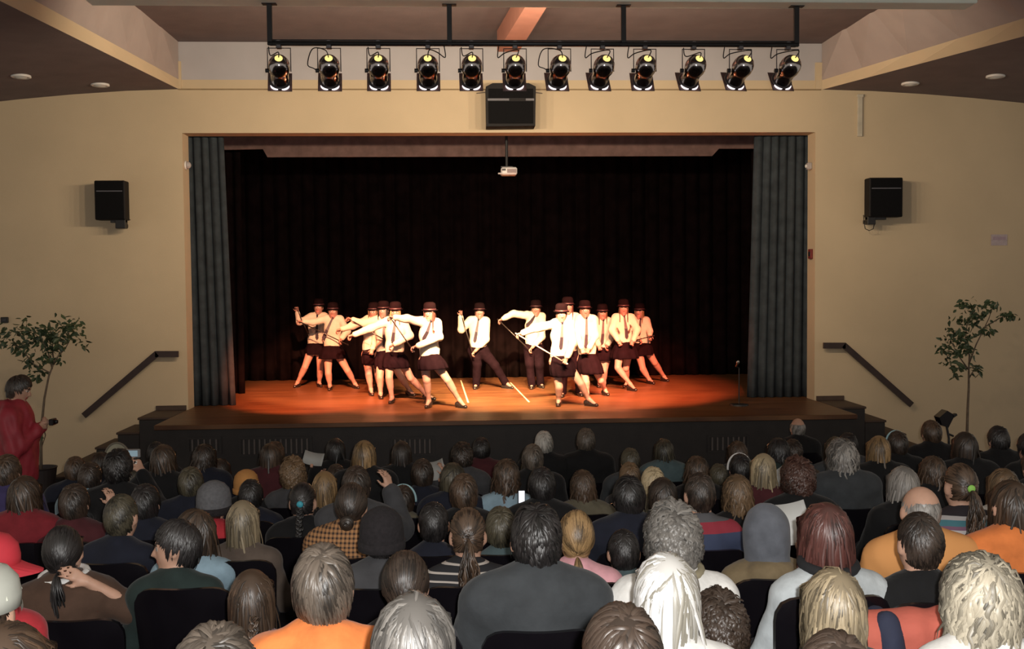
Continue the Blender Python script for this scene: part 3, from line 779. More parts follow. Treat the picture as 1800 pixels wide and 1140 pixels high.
# handrails
def handrail(pts, label):
    P = [at(x, y, WALL_Y-.07) for x, y in pts]; r = thing('handrail', label, 'handrail', P[0]*V(1, 1, 0))
    o = P[0]*V(1, 1, 0); mb = MB(); w = .042; d = .02
    for a, b in zip(P[:-1], P[1:]):
        t = nrm(b-a); n_ = nrm(np.cross(t, [0, 1, 0]))*w; e = t*.014
        mb.prism([a-n_-e-o, b-n_+e-o, b+n_+e-o, a+n_-e-o], (0, -d, 0), (0, d, 0))
    mb.build('rail', mat('rail_wood', (.035, .02, .018), .4, var=.2), r)
    for f in (.12, .55, .9):
        q = P[0]*(1-f)+P[1]*f; MB().tube([q-o, q-o+V(0, .05, -.03), q-o+V(0, .072, -.03)], .008).build('bracket', M_BLACK, r)
handrail([(149, 729), (275, 622), (312, 622)], 'dark wooden handrail on the wall beside the left steps')
handrail([(1601, 710), (1484, 607), (1449, 607)], 'dark wooden handrail on the wall beside the right steps')

# curtains
M_TEAL = mat('teal_grey_drape', (.042, .050, .058), .95, var=.25, scale=6, spec=.15)
M_BLK = mat('black_drape', (.0055, .0032, .0035), .95, var=.4, scale=5, spec=.03)
M_VAL = mat('brown_valance', (.16, .095, .085), .9, var=.25, scale=6)
def drape(name, pts_top, pts_bot, folds, amp, mt, label, nx=None, thick=.02):
    """hanging cloth between a top and a bottom line; both as ((x,y,z),(x,y,z))"""
    t0, t1 = map(np.array, pts_top); b0_, b1_ = map(np.array, pts_bot); nx = nx or int(folds*8); nz = 10
    rg = np.random.default_rng(len(label)); vs = []; fs = []; ph = np.cumsum(rg.uniform(.7, 1.3, nx+1)); ph = ph/ph[-1]*folds*2*math.pi
    am = amp*rg.uniform(.6, 1.2, nx+1)
    for side in (0, 1):
        for j in range(nz+1):
            v = j/nz
            for i in range(nx+1):
                u_ = i/nx; p = (t0*(1-u_)+t1*u_)*(1-v)+(b0_*(1-u_)+b1_*u_)*v
                vs.append(p+V(.3*am[i]*math.cos(ph[i]), am[i]*math.sin(ph[i])*(.6+.4*v)+side*thick, 0))
    k = (nx+1)*(nz+1); w = nx+1
    for j in range(nz):
        for i in range(nx):
            a = j*w+i; fs += [(a, a+1, a+w+1, a+w), (k+a, k+a+w, k+a+w+1, k+a+1)]
    for j in range(nz): fs += [(j*w, (j+1)*w, k+(j+1)*w, k+j*w), (j*w+nx, k+j*w+nx, k+(j+1)*w+nx, (j+1)*w+nx)]
    for i in range(nx): fs += [(i, k+i, k+i+1, i+1), (nz*w+i, nz*w+i+1, k+nz*w+i+1, k+nz*w+i)]
    o = MB().add(vs, fs).build(name, mt, smooth=True)
    return tag(o, label, 'curtain')
CY = WALL_Y+.45
zt = OPT+.35
def cx(px, py, Y=CY): return at(px, py, Y)[0]
drape('stage_curtain', ((OPL-.35, CY, zt), (cx(389, 250), CY+.05, zt)), ((OPL-.35, CY, STAGE_Z+.005), (cx(413, 715), CY+.0, STAGE_Z+.005)), 7, .045, M_TEAL, 'dark teal-grey stage curtain gathered at the left of the opening')
drape('stage_curtain', ((cx(1328, 250), CY+.05, zt), (OPR+.35, CY, zt)), ((cx(1313, 700), CY, STAGE_Z+.005), (OPR+.35, CY, STAGE_Z+.005)), 9, .045, M_TEAL, 'dark teal-grey stage curtain gathered at the right of the opening')
drape('backdrop_curtain', ((OPL-1.3, BACK_Y, zt+.8), (OPR+1.3, BACK_Y, zt+.8)), ((OPL-1.3, BACK_Y, STAGE_Z+.005), (OPR+1.3, BACK_Y, STAGE_Z+.005)), 46, .06, M_BLK, 'black backdrop curtain behind the dancers across the whole stage')
for sg, lb in ((-1, 'black wing curtain deep behind the left stage curtain'), (1, 'black wing curtain deep behind the right stage curtain')):
    xx = (OPL-.25) if sg < 0 else (OPR+.25)
    drape('wing_curtain', ((xx-.6, 16.4, zt+.6), (xx+.6, 16.4, zt+.6)), ((xx-.6, 16.4, STAGE_Z+.005), (xx+.6, 16.4, STAGE_Z+.005)), 8, .05, M_BLK, lb)
# valance with a stepped lower edge
Yv = 16.0; zc = at(876, 275, Yv)[2]; zs = at(876, 262, Yv)[2]
xs = [OPL-.6, at(400, 262, Yv)[0], at(462, 262, Yv)[0], at(470, 274, Yv)[0], at(1252, 274, Yv)[0], at(1264, 262, Yv)[0], OPR+.6]
zz_ = [zs-.0, zs, zs+.01, zc, zc, zs, zs]
poly = [V(x, Yv, z) for x, z in zip(xs, zz_)]+[V(OPR+.6, Yv, zt+.7), V(OPL-.6, Yv, zt+.7)]
o = MB().prism(poly, (0, 0, 0), (0, .03, 0)).build('stage_valance', M_VAL); tag(o, 'brown valance hanging across the top of the stage opening', 'valance')
o = MB().box(OPL-1.4, OPR+1.4, WALL_Y+.32, BACK_Y+.5, zt+.7, zt+.8).build('ceiling_stage', M_BLK); tag(o, kind='structure')
o = MB().box(OPL-1.5, OPR+1.5, BACK_Y+.3, BACK_Y+.4, 0, zt+.8).build('wall_back', M_BLK); tag(o, kind='structure')
for sg, nm in ((-1, 'wall_stage_left'), (1, 'wall_stage_right')):
    xx = OPL-1.45 if sg < 0 else OPR+1.4
    tag(MB().box(xx, xx+.05, WALL_Y+.32, BACK_Y+.4, 0, zt+.8).build(nm, M_BLK), kind='structure')

# loudspeakers
def wall_speaker(x0, x1, yt, yb, arm, tip, sgn, label, cable):
    Y = WALL_Y-.28; a = at(x0, yt, Y); b = at(x1, yb, Y); c = (a+b)/2; w = (b[0]-a[0])/2; h = (a[2]-b[2])/2
    r = thing('wall_speaker', label, 'speaker', (c[0], Y, c[2]), 0, 'loudspeakers on the stage wall')
    MB().box(-w, w, 0, .2, -h, h, .012).build('cabinet', M_CAB, r)
    MB().box(-w+.015, w-.015, -.012, .002, -h+.015, h*.42, .004).build('grille', M_GRILLE, r)
    MB().box(-w+.015, w-.015, -.010, .002, h*.42+.02, h-.015, .004).build('upper_grille', M_GRILLE, r)
    MB().box(-w+.03, w-.03, -.011, .002, h*.42+.002, h*.42+.018, .002).build('badge_strip', mat('grey_strip', (.10, .10, .12), .4), r)
    p = at(*arm, Y)-V(c[0], Y, c[2]); q = at(*tip, Y)-V(c[0], Y, c[2])
    MB().box(min(p[0], q[0]), max(p[0], q[0]), .03, .14, q[2], -h+.01, .006).build('bracket', M_BLACK, r)
    mx_ = (p[0]+q[0])/2
    MB().box(p[0]-.07 if sgn > 0 else min(p[0], q[0]), max(p[0], q[0]) if sgn > 0 else q[0]+.16, .05, .12, -h-.035, -h+.01, .004).build('bracket_plate', M_BLACK, r)
    MB().box(mx_-.03, mx_+.03, .1, .278, q[2]+.02, q[2]+.07, .004).build('wall_arm', M_BLACK, r)
    MB().tube([at(px, py, Y+.1 if i < len(cable)-1 else WALL_Y-.012)-V(c[0], Y, c[2]) for i, (px, py) in enumerate(cable)], .006, 6).build('cable', M_BLACK, r, smooth=True)
wall_speaker(165, 220, 317, 386, (201, 390), (219, 401), 1, 'small black loudspeaker on the wall left of the stage', [(216, 384), (222, 385), (229, 386)])
wall_speaker(1529, 1587, 312, 381, (1527, 390), (1541, 394), -1, 'small black loudspeaker on the wall right of the stage', [(1537, 393), (1535, 402), (1528, 405), (1521, 402), (1519, 392), (1518, 378)])
def centre_speaker():
    Y = WALL_Y-.36; P = lambda x, y: at(x, y, Y)
    c = P(897, 222); o = V(c[0], Y, c[2])
    r = thing('centre_speaker', 'large black loudspeaker with chamfered top above the stage opening', 'speaker', o, 0, 'loudspeakers on the stage wall')
    poly = [P(855, 222)-o, P(941, 221)-o, P(942, 152)-o, P(930, 146)-o, P(866, 146)-o, P(854, 152)-o]
    MB().prism(poly, (0, 0, 0), (0, .3, 0)).build('cabinet', M_CAB, r)
    a = P(859, 217)-o; b = P(937, 178)-o; MB().box(a[0], b[0], -.014, .004, a[2], b[2], .004).build('grille', M_GRILLE, r)
    a = P(859, 172)-o; b = P(937, 156)-o; MB().box(a[0], b[0], -.012, .004, a[2], b[2], .004).build('upper_grille', M_GRILLE, r)
    for x0, x1 in ((857, 895), (924, 939)):
        a = P(x0, 177)-o; b = P(x1, 173)-o; MB().box(a[0], b[0], -.01, .002, a[2], b[2], .002).build('badge_strip', mat('grey_strip', (.10, .10, .12), .4), r)
    for x0, x1 in ((845, 838), (946, 953)):
        a = P(x0+ (9 if x0 < 900 else -6), 157)-o; b = at(x1, 164, WALL_Y-.02)-o; MB().tube([a+V(0, .2, 0), b], .006, 6).build('safety_cable', M_STEEL, r)
centre_speaker()

# projector hanging behind the opening
def projector():
    Y = 15.2; P = lambda x, y: at(x, y, Y); c = P(895, 300); o = V(c[0], Y, c[2])
    r = thing('projector', 'small white projector hanging on a pole at the top of the stage', 'projector', o)
    ppm = F_PX/Y; w = 28/ppm/2; h = 13/ppm/2
    auto_smooth(MB().box(-w, w, 0, .26, -h, h, .018).build('housing', mat('projector_white', (.85, .80, .80), .4), r))
    MB().box(-w*.25, w*.88, -.006, .01, -h*.55, h*.5, .003).build('vent_panel', mat('projector_grey', (.35, .25, .25), .5), r)
    MB().box(-w*.88, -w*.42, -.006, .01, h*.05, h*.55, .003).build('port_panel', M_BLACK, r)
    MB().tube([V(-w*.9, .02, -h*.7), V(-w*1.35, -.02, -h*.75)], .012, 8).build('plug', mat('projector_white', (.85, .8, .8)), r)
    MB().tube([V(-.03, .12, h), V(-.03, .12, zt+.7-c[2])], .022, 10).build('pole', M_BLACK, r)
    MB().box(-.12, .06, .05, .2, h, h+.02, .004).build('mount_plate', M_BLACK, r)
projector()
# small wall fittings
p = at(329, 290, WALL_Y+.1); r = thing('dome_camera', 'small pale dome camera on the left edge of the stage opening', 'camera', (OPL+.0, WALL_Y+.12, p[2]))
MB().lathe([(0, .0), (.05, .002), (.062, .012), (.062, .03)][::-1]+[], 18, (V(.03, 0, 0), V(0, 1, 0), V(0, 0, 1), V(-1, 0, 0))).build('base', M_WHITEP, r, smooth=True)
MB().lathe([(.055, 0), (.05, .03), (.035, .052), (.012, .063), (0, .064)], 18, (V(.02, 0, 0), V(0, 1, 0), V(0, 0, 1), V(1, 0, 0))).build('dome', mat('dome_grey', (.4, .36, .36), .15), r, smooth=True)
p = at(1426, 446, WALL_Y+.1); r = thing('fire_alarm', 'small dark red call point on the right edge of the stage opening', 'alarm', (OPR, WALL_Y+.14, p[2]))
MB().box(-.035, 0, -.06, .06, -.07, .07, .006).build('box', mat('alarm_red', (.16, .02, .02), .4), r)
MB().box(-.04, -.033, -.035, .035, -.03, .03, .002).build('glass', M_BLACK, r)
p = at(1421, 291, WALL_Y+.1); r = thing('sensor_box', 'small pale sensor on the right edge of the stage opening', 'sensor', (OPR, WALL_Y+.16, p[2]))
MB().box(-.07, 0, -.04, .04, -.05, .05, .012).build('body', mat('dome_grey', (.4, .36, .36), .15), r); MB().lathe([(.03, 0), (.022, .02), (0, .028)], 14, (V(-.07, 0, 0), V(0, 1, 0), V(0, 0, 1), V(-1, 0, 0))).build('lens', M_WHITEP, r, smooth=True)
p = at(9, 562, WALL_Y); r = thing('wall_switch', 'small dark square fitting on the wall above the left tree', 'switch', (p[0], WALL_Y, p[2]))
MB().box(-.05, .05, -.03, 0, -.04, .04, .005).build('plate', M_BLACK, r); MB().box(-.025, .025, -.036, -.028, -.02, .02, .002).build('button', M_BLACKP, r)
a = at(1742, 412, WALL_Y); b = at(1770, 431, WALL_Y)
r = thing('wall_notice', 'small faint mauve notice pinned to the right wall', 'notice', ((a[0]+b[0])/2, WALL_Y, b[2])); w = (b[0]-a[0])/2; h = a[2]-b[2]
MB().box(-w, w, -.008, 0, 0, h).build('sheet', mat('notice_paper', (.46, .38, .40), .8, var=.1, scale=20), r)
MB().box(-w*.8, w*.8, -.010, -.007, h*.5, h*.8).build('header', mat('notice_head', (.40, .30, .36), .8, var=.1), r)
a = at(1506, 164, WALL_Y); b = at(1515, 240, WALL_Y); r = thing('cable_duct', 'pale vertical cable duct on the wall right of the opening', 'duct', ((a[0]+b[0])/2, WALL_Y, b[2]))
MB().box(-.035, .035, -.035, 0, 0, a[2]-b[2]-.02, .004).build('cover', mat('duct_grey', (.50, .45, .36), .7), r)
MB().box(-.045, .045, -.045, 0, a[2]-b[2]-.06, a[2]-b[2]-.02, .004).build('top_collar', mat('duct_grey', (.5, .45, .36)), r)
# ------------------------------------------------------------------ lighting bar with twelve stage lamps
M_GEL = mat('gel_frame', (.13, .075, .07), .5, var=.15)
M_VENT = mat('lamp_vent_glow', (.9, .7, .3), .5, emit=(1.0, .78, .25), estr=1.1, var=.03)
M_RIM = mat('painted_rim_reflection', (.9, .9, .9), .4, emit=(1.0, .88, .90), estr=1.6, var=.03)  # emissive colour in place of lamp light reflected on the frame holder
a = at(472, 77, TR_Y); b = at(1403, 77, TR_Y); TZ = (a[2]+b[2])/2
bar = thing('lighting_bar', 'black lighting bar hung on four drop rods below the pale beam', 'lighting bar', ((a[0]+b[0])/2, TR_Y, TZ))
hw = (b[0]-a[0])/2; ox = (a[0]+b[0])/2
MB().tube([V(-hw, 0, 0), V(hw, 0, 0)], .024, 12).build('pipe', M_BLACK, bar, smooth=True)
MB().box(-hw, hw, .03, .075, -.012, .045, .004).build('cable_tray', M_BLACK, bar)
for px in (474, 790, 1096, 1400):
    x = at(px, 40, TR_Y)[0]-ox
    MB().box(x-.024, x+.024, -.02, .02, -.02, bz-TZ+.002, .003).build('drop_rod', M_BLACK, bar)
    MB().box(x-.07, x+.07, -.04, .04, bz-TZ-.008, bz-TZ+.001, .002).build('rod_plate', M_BLACK, bar)
CANS = [(490, 492), (578, 580), (665, 666), (752, 753), (830, 828), (907, 904), (987, 980), (1064, 1054), (1137, 1130), (1226, 1212), (1310, 1293), (1393, 1376)]
AIM = [(-2.6, 14.9), (-2.4, 16.0), (-1.3, 14.6), (-.6, 16.2), (0, 14.8), (.1, 15.7), (.6, 14.6), (.9, 16.2), (1.5, 14.6), (1.9, 15.9), (2.2, 15.0), (2.6, 15.7)]
GEL = [(1, .22, .08), (1, .40, .19), (1, .38, .2), (1, .45, .24), (1, .58, .28), (1, .62, .3), (1, .58, .28), (1, .45, .24), (1, .38, .2), (1, .30, .14), (1, .21, .09), (1, .18, .08)]
ORD = ['first', 'second', 'third', 'fourth', 'fifth', 'sixth', 'seventh', 'eighth', 'ninth', 'tenth', 'eleventh', 'twelfth']
R_ = .104
can_cache = {}
def can_parts():
    prof = [(0, -.175), (.030, -.173), (.056, -.163), (.080, -.142), (.096, -.112), (.103, -.075), (R_, -.03), (.094, .005), (.088, .03), (.088, .14), (.098, .155), (.098, .158), (.084, .158), (.082, .03)]
    C = {}
    C['can_body'] = auto_smooth(MB().lathe(prof, 32).mesh('can_body', [M_CHROME]), 50)
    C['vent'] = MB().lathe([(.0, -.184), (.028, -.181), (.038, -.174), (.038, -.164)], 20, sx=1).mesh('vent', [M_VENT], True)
    C['gel_frame'] = MB().box(-.118, .118, -.118, .118, .162, .170, .003).mesh('gel_frame', [M_GEL])
    C['frame_holder'] = MB().lathe([(.099, .14), (.108, .14), (.108, .161), (.099, .161)], 28).mesh('frame_holder', [M_STEEL], True)
    return C
CP = can_parts()
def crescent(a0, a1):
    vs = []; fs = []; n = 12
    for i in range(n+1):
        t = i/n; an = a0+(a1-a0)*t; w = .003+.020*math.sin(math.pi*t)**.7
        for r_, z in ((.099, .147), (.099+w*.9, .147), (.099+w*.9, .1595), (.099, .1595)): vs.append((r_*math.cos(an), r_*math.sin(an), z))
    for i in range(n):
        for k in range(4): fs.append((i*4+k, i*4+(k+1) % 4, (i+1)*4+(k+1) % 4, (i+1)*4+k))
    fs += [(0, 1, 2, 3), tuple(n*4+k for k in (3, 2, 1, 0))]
    return MB().add(vs, fs).mesh('rim_reflection_glow', [M_RIM], True)
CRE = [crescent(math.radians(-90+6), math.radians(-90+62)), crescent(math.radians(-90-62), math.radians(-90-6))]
for i, (xt, xb_) in enumerate(CANS):
    pc_ = at((xt+xb_)/2, 124, TR_Y+.02)
    tilt = math.radians(31)
    ax_ = ((xb_-xt)*(1.5 if i > 5 else 1.0)+((xt+xb_)/2-808)*.0285)/60.0
    axis = nrm(V(ax_, math.cos(tilt), -math.sin(tilt)))
    side = nrm(np.cross([0, 0, 1], axis)); upv = np.cross(axis, side)     # local: x=side', y=up, z=axis
    r = thing('stage_lamp', 'chrome stage lamp, %s from the left on the lighting bar' % ORD[i], 'stage lamp', (pc_[0], TR_Y+.02, pc_[2]), 0, 'stage lamps on the lighting bar')
    Rm = Matrix((tuple(-side), tuple(upv), tuple(axis))).transposed().to_4x4()
    body = link('can_body', CP['can_body'], r); body.matrix_local = Rm
    for nm in ('vent', 'gel_frame', 'frame_holder'): link(nm, CP[nm], body)
    for c_ in CRE: link('rim_reflection_glow', c_, body)
    dz = TZ-pc_[2]; w = .112
    yk = MB()
    yk.tube([V(-w, 0, -.01), V(-w, 0, dz-.045), V(w, 0, dz-.045), V(w, 0, -.01)], .006, 6); yk.build('yoke', M_STEEL, r)
    MB().tube([V(-w-.022, 0, 0), V(-w+.012, 0, 0)], .02, 10).build('tilt_knob', M_BLACK, r)
    cl = MB(); cl.box(-.025, .025, -.03, .03, dz-.05, dz-.022, .004); cl.tube([V(0, -.035, dz), V(0, .035, dz)], .03, 10); cl.build('clamp', M_STEEL, r)
    rear = axis*-.178
    rs = np.random.default_rng(i); sgn = -1 if i % 3 else 1
    if i in (0, 2, 4, 9): pts = [rear, rear+V(.0, -.02, .05), V(-.08, -.02, dz-.12), V(-.10, 0, dz-.03)]
    elif i in (1, 6): pts = [rear, rear+V(-.03, -.02, .07), V(-.16, 0, dz-.05), V(-.21, 0, dz-.2), V(-.15, 0, .02), V(-.11, 0, -.01)]
    else: pts = [rear, rear+V(.02, -.03, .07), V(sgn*.10, -.02, dz-.09), V(sgn*.17, 0, dz-.13), V(sgn*.16, 0, dz-.02)]
    q = []                                                             # smooth the cable
    P_ = [np.array(p) for p in pts]; P_ = [P_[0]]+P_+[P_[-1]]
    for j in range(1, len(P_)-2):
        for t in np.linspace(0, 1, 7)[:-1]:
            p0, p1, p2, p3 = P_[j-1:j+3]; q.append(.5*((2*p1)+(-p0+p2)*t+(2*p0-5*p1+4*p2-p3)*t*t+(-p0+3*p1-3*p2+p3)*t**3))
    q.append(P_[-1]); MB().tube(q, .0055, 6).build('cable', M_BLACK, r, smooth=True)
    L_ = bpy.data.lights.new('stage_lamp_beam', 'SPOT'); L_.energy = PAR_POWER*(2.1 if i in (4, 5) else 1.5 if i < 2 else 1.0); L_.color = GEL[i]; L_.spot_size = math.radians(27); L_.spot_blend = .55; L_.shadow_soft_size = .06
    pos = V(pc_[0], TR_Y+.02, pc_[2])+axis*.2
    lo_ = link('stage_lamp_beam', L_, None, pos); tgt = V(AIM[i][0]+.45, AIM[i][1], STAGE_Z+.45)
    lo_.rotation_euler = Vector(tgt-pos).to_track_quat('-Z', 'Y').to_euler()
    lo_.parent = r; lo_.location = axis*.2
    if i % 2 == 0:                     # added wide spots tilted up to wash the wall, standing in for lamp spill
        S_ = bpy.data.lights.new('added_wall_wash', 'SPOT'); S_.energy = WALL_WASH_POWER; S_.color = (1, .80, .56); S_.spot_size = math.radians(170); S_.spot_blend = .5; S_.shadow_soft_size = .08
        so_ = link('added_wall_wash', S_, r, axis*.2+V(0, .02, -.02), (math.radians(112), 0, 0))

# ------------------------------------------------------------------ indoor trees
M_LEAF = mat('tree_leaf', (.055, .085, .04), .45, var=.35, scale=5)
M_BARK = mat('tree_bark', (.16, .12, .085), .85, var=.2, scale=20)
M_POT = mat('dark_pot', (.03, .022, .022), .6)
def tree(base_px, trunk, branches, clusters, Y, label, seed):
    rg = np.random.default_rng(seed)
    b0 = at(*base_px, Y); o = V(b0[0], Y, 0)
    r = thing('potted_tree', label, 'tree', o, 0, 'indoor trees by the stage wall')
    MB().lathe([(0, 0), (.15, 0), (.19, .34), (.20, .36), (.18, .36), (.17, .31), (0, .31)], 24).build('pot', M_POT, r, smooth=False)
    MB().lathe([(0, .318), (.165, .312)], 20).build('soil', mat('soil', (.03, .02, .015), .95), r)
    T = [V(0, 0, .30)]+[at(x, y, Y)-o for x, y in trunk]
    rr = np.linspace(.022, .010, len(T)); MB().tube(T, list(rr), 8).build('trunk', M_BARK, r, smooth=True)
    for br in branches:
        B = [at(x, y, Y+rg.uniform(-.15, .15)*(k > 0))-o for k, (x, y) in enumerate(br)]
        MB().tube(B, list(np.linspace(.010, .004, len(B))), 6).build('branch', M_BARK, r, smooth=True)
    mb = MB()
    for (x, y, n_, sp) in clusters:
        c = at(x, y, Y)-o; c[1] += rg.uniform(-.12, .12)
        for _ in range(n_):
            p = c+rg.normal(size=3)*V(sp, sp*.9, sp*.62)*(1/125.0)
            d = nrm(V(rg.normal(), rg.normal(), -.7+rg.normal()*.5)); s_ = nrm(np.cross(d, rg.normal(size=3))); nn = np.cross(d, s_)
            L = rg.uniform(.07, .115); w = L*.25
            vs = [p, p+d*L*.35+s_*w+nn*.006, p+d*L*.75+s_*w*.6+nn*.004, p+d*L-nn*.006, p+d*L*.75-s_*w*.6+nn*.004, p+d*L*.35-s_*w+nn*.006, p+d*L*.5-nn*.003]
            mb.add(vs, [(0, 1, 6), (1, 2, 6), (2, 3, 6), (3, 4, 6), (4, 5, 6), (5, 0, 6)])
    mb.build('foliage', M_LEAF, r)
tree((72, 820), [(72, 790), (74, 740), (78, 700), (86, 660), (94, 640)],
     [[(94, 640), (100, 628), (115, 612), (124, 595), (118, 575)], [(92, 648), (85, 620), (75, 600), (60, 585)], [(88, 655), (60, 640), (45, 622), (25, 605)], [(95, 638), (92, 610), (95, 590)], [(74, 742), (80, 765), (72, 790)]],
     [(12, 603, 14, 9), (22, 606, 14, 8), (40, 578, 26, 12), (50, 570, 16, 9), (30, 590, 14, 9), (62, 585, 16, 8), (76, 582, 30, 11), (85, 596, 34, 11), (72, 600, 22, 9), (100, 585, 30, 11), (115, 568, 30, 9), (126, 576, 26, 9), (137, 590, 18, 8), (138, 604, 8, 5), (92, 612, 22, 10), (80, 622, 16, 9), (48, 622, 12, 7), (46, 637, 8, 6), (55, 645, 6, 5), (78, 632, 12, 8), (98, 632, 10, 6), (68, 655, 12, 6), (66, 662, 6, 4), (104, 600, 18, 9), (76, 762, 6, 5)],
     13.4, 'slender leafy tree in a dark pot beside the man in red', 3)
tree((1700, 790), [(1700, 760), (1701, 720), (1703, 680), (1703, 650), (1704, 625)],
     [[(1703, 640), (1716, 605), (1726, 585), (1738, 560), (1745, 540)], [(1704, 625), (1696, 600), (1700, 570), (1712, 548)], [(1703, 650), (1685, 625), (1672, 600)], [(1730, 575), (1755, 560), (1773, 552)], [(1703, 665), (1712, 650), (1720, 645)]],
     [(1690, 538, 12, 8), (1698, 534, 10, 6), (1714, 534, 12, 6), (1742, 536, 16, 8), (1752, 533, 8, 5), (1764, 553, 12, 7), (1774, 550, 12, 6), (1780, 556, 6, 4), (1682, 560, 12, 7), (1705, 556, 18, 9), (1722, 552, 22, 8), (1716, 566, 16, 8), (1730, 578, 14, 7), (1738, 582, 8, 5), (1680, 582, 22, 9), (1692, 585, 16, 8), (1666, 597, 18, 8), (1684, 600, 22, 9), (1704, 592, 12, 6), (1660, 615, 14, 6), (1680, 615, 22, 9), (1694, 612, 10, 6), (1664, 632, 12, 6), (1680, 642, 16, 8), (1690, 650, 8, 6), (1676, 658, 8, 5), (1708, 615, 12, 6), (1712, 650, 14, 6), (1724, 646, 8, 4)],
     13.4, 'slender sparse-leaved tree in front of the right wall', 9)

# ------------------------------------------------------------------ stands and a chair at the edges
def music_stand():
    Y = 11.6; p = at(1668, 765, Y); o = V(p[0], Y, 0)
    r = thing('music_stand', 'black music stand rising above the crowd before the right wall', 'music stand', o)
    c = at(1664, 736, Y)-o; P = lambda x, y: at(x, y, Y)-o
    MB().prism([P(1650, 733), P(1664, 721), P(1677, 729), P(1666, 751), P(1655, 747)], (0, -.02, 0), (0, .12, 0)).build('desk', M_BLACKP, r)
    MB().prism([P(1674, 728), P(1680, 726), P(1681, 729), P(1675, 733)], (0, -.03, 0), (0, .03, 0)).build('clip', M_BLACK, r)
    MB().tube([P(1664, 748), P(1668, 770), V(0, 0, .45)], .014, 8).build('pole', M_BLACK, r)
    MB().tube([P(1667, 762)+V(0, 0, 0), P(1676, 766)], .012, 8).build('knob', M_BLACK, r)
    for k in range(3):
        an = k*2.094+.4; MB().tube([V(0, 0, .45), V(.3*math.cos(an), .3*math.sin(an), .01)], .009, 6).build('leg', M_BLACK, r)
music_stand()
def mic_stand():
    b = on_z(1299, 712, STAGE_Z); r = thing('microphone_stand', 'thin dark microphone stand at the right front of the stage', 'microphone stand', b)
    t = at(1294, 644, b[1])-b; MB().lathe([(0, 0), (.13, 0), (.125, .018), (.02, .03), (0, .03)], 24).build('base', M_BLACK, r)
    MB().tube([V(0, 0, .02), V(0, 0, t[2]*.97), t], .008, 8).build('pole', M_BLACK, r)
    MB().lathe([(0, 0), (.012, .0), (.016, .09), (.022, .10), (.024, .12), (.016, .14), (0, .145)], 14, (t, V(1, 0, 0), V(0, .6, .8), V(0, -.8, .6))).build('microphone', mat('mic_mesh', (.35, .34, .34), .35, .8), r, smooth=True)
mic_stand()
def arch_chair():
    Y = 11.0; p = at(205, 800, Y); o = V(p[0], Y, 0)
    r = thing('arched_chair', 'pale chair with a round arched back below the left handrail', 'chair', o)
    c = at(206, 806, Y)-o; pts = [c+V(math.cos(t)*.13, 0, math.sin(t)*.17) for t in np.linspace(0, math.pi, 15)]
    g = mat('arch_grey', (.42, .40, .30), .5)
    MB().tube([V(.13, -.02, .46)]+pts+[V(-.13, -.02, .46)], .012, 8).build('back_frame', mat('arch_dark', (.2, .18, .14), .5), r, smooth=True)
    MB().prism([p_*V(.92, 1, 1) for p_ in pts], (0, -.006, 0), (0, .006, 0)).build('backrest', g, r)
    MB().box(-.2, .2, -.4, .02, .43, .46, .012).build('seat', g, r)
    for x in (-.17, .17):
        for y in (-.36, -.02): MB().tube([V(x, y, .43), V(x*1.1, y, 0)], .014, 8).build('leg', g, r)
arch_chair()
# ------------------------------------------------------------------ dancers on the stage
SKIN_STAGE = mat('skin_fair', (.25, .135, .115), .5, var=.06, scale=20, spec=.3)
M_SHIRT = mat('white_shirt', (.40, .38, .33), .85, var=.05, scale=20, bump=.3, bscale=40)
M_SKIRTB = mat('black_skirt', (.006, .003, .005), .9, var=.25, scale=12, bump=.3, bscale=30, spec=.03)
M_TROUS = mat('black_trousers', (.006, .003, .005), .9, var=.25, scale=12, bump=.3, bscale=30, spec=.03)
M_TIE = mat('dark_tie', (.012, .007, .018), .6, var=.3, scale=40)
M_SHOE = mat('black_shoe', (.012, .010, .010), .25, var=.1)
M_SOLE = mat('shoe_sole', (.02, .018, .016), .7)
M_HAT = mat('black_felt_hat', (.006, .003, .004), .95, var=.2, spec=.03)
M_BAND = mat('hat_band', (.035, .012, .018), .5)
M_TIGHTS = mat('pale_tights', (.28, .175, .15), .65, var=.05)
M_CANE = mat('black_cane', (.014, .012, .012), .3)
M_CANEW = mat('pale_cane', (.45, .33, .28), .35)

def lathe_hat(root, c, B, s=1.0):
    r, f, u = B; M = (np.asarray(c, float), r, f, u)
    prof = [(.115, .030), (.122, .040), (.120, .046), (.098, .034), (.094, .034), (.093, .07), (.091, .115), (.080, .145), (.05, .160), (0, .163)]
    inner = [(.086, .09), (.088, .03), (.094, .026), (.115, .030)]
    h = MB().lathe([(a*s, z*s) for a, z in inner+prof[1:]], 28, M, sy=1.12).build('hat', M_HAT, root, smooth=True)
    MB().lathe([(.0935*s, .036*s), (.0975*s, .036*s), (.0965*s, .062*s), (.0925*s, .062*s)], 28, M, sy=1.12).build('hat_band', M_BAND, h, smooth=True)
    return h

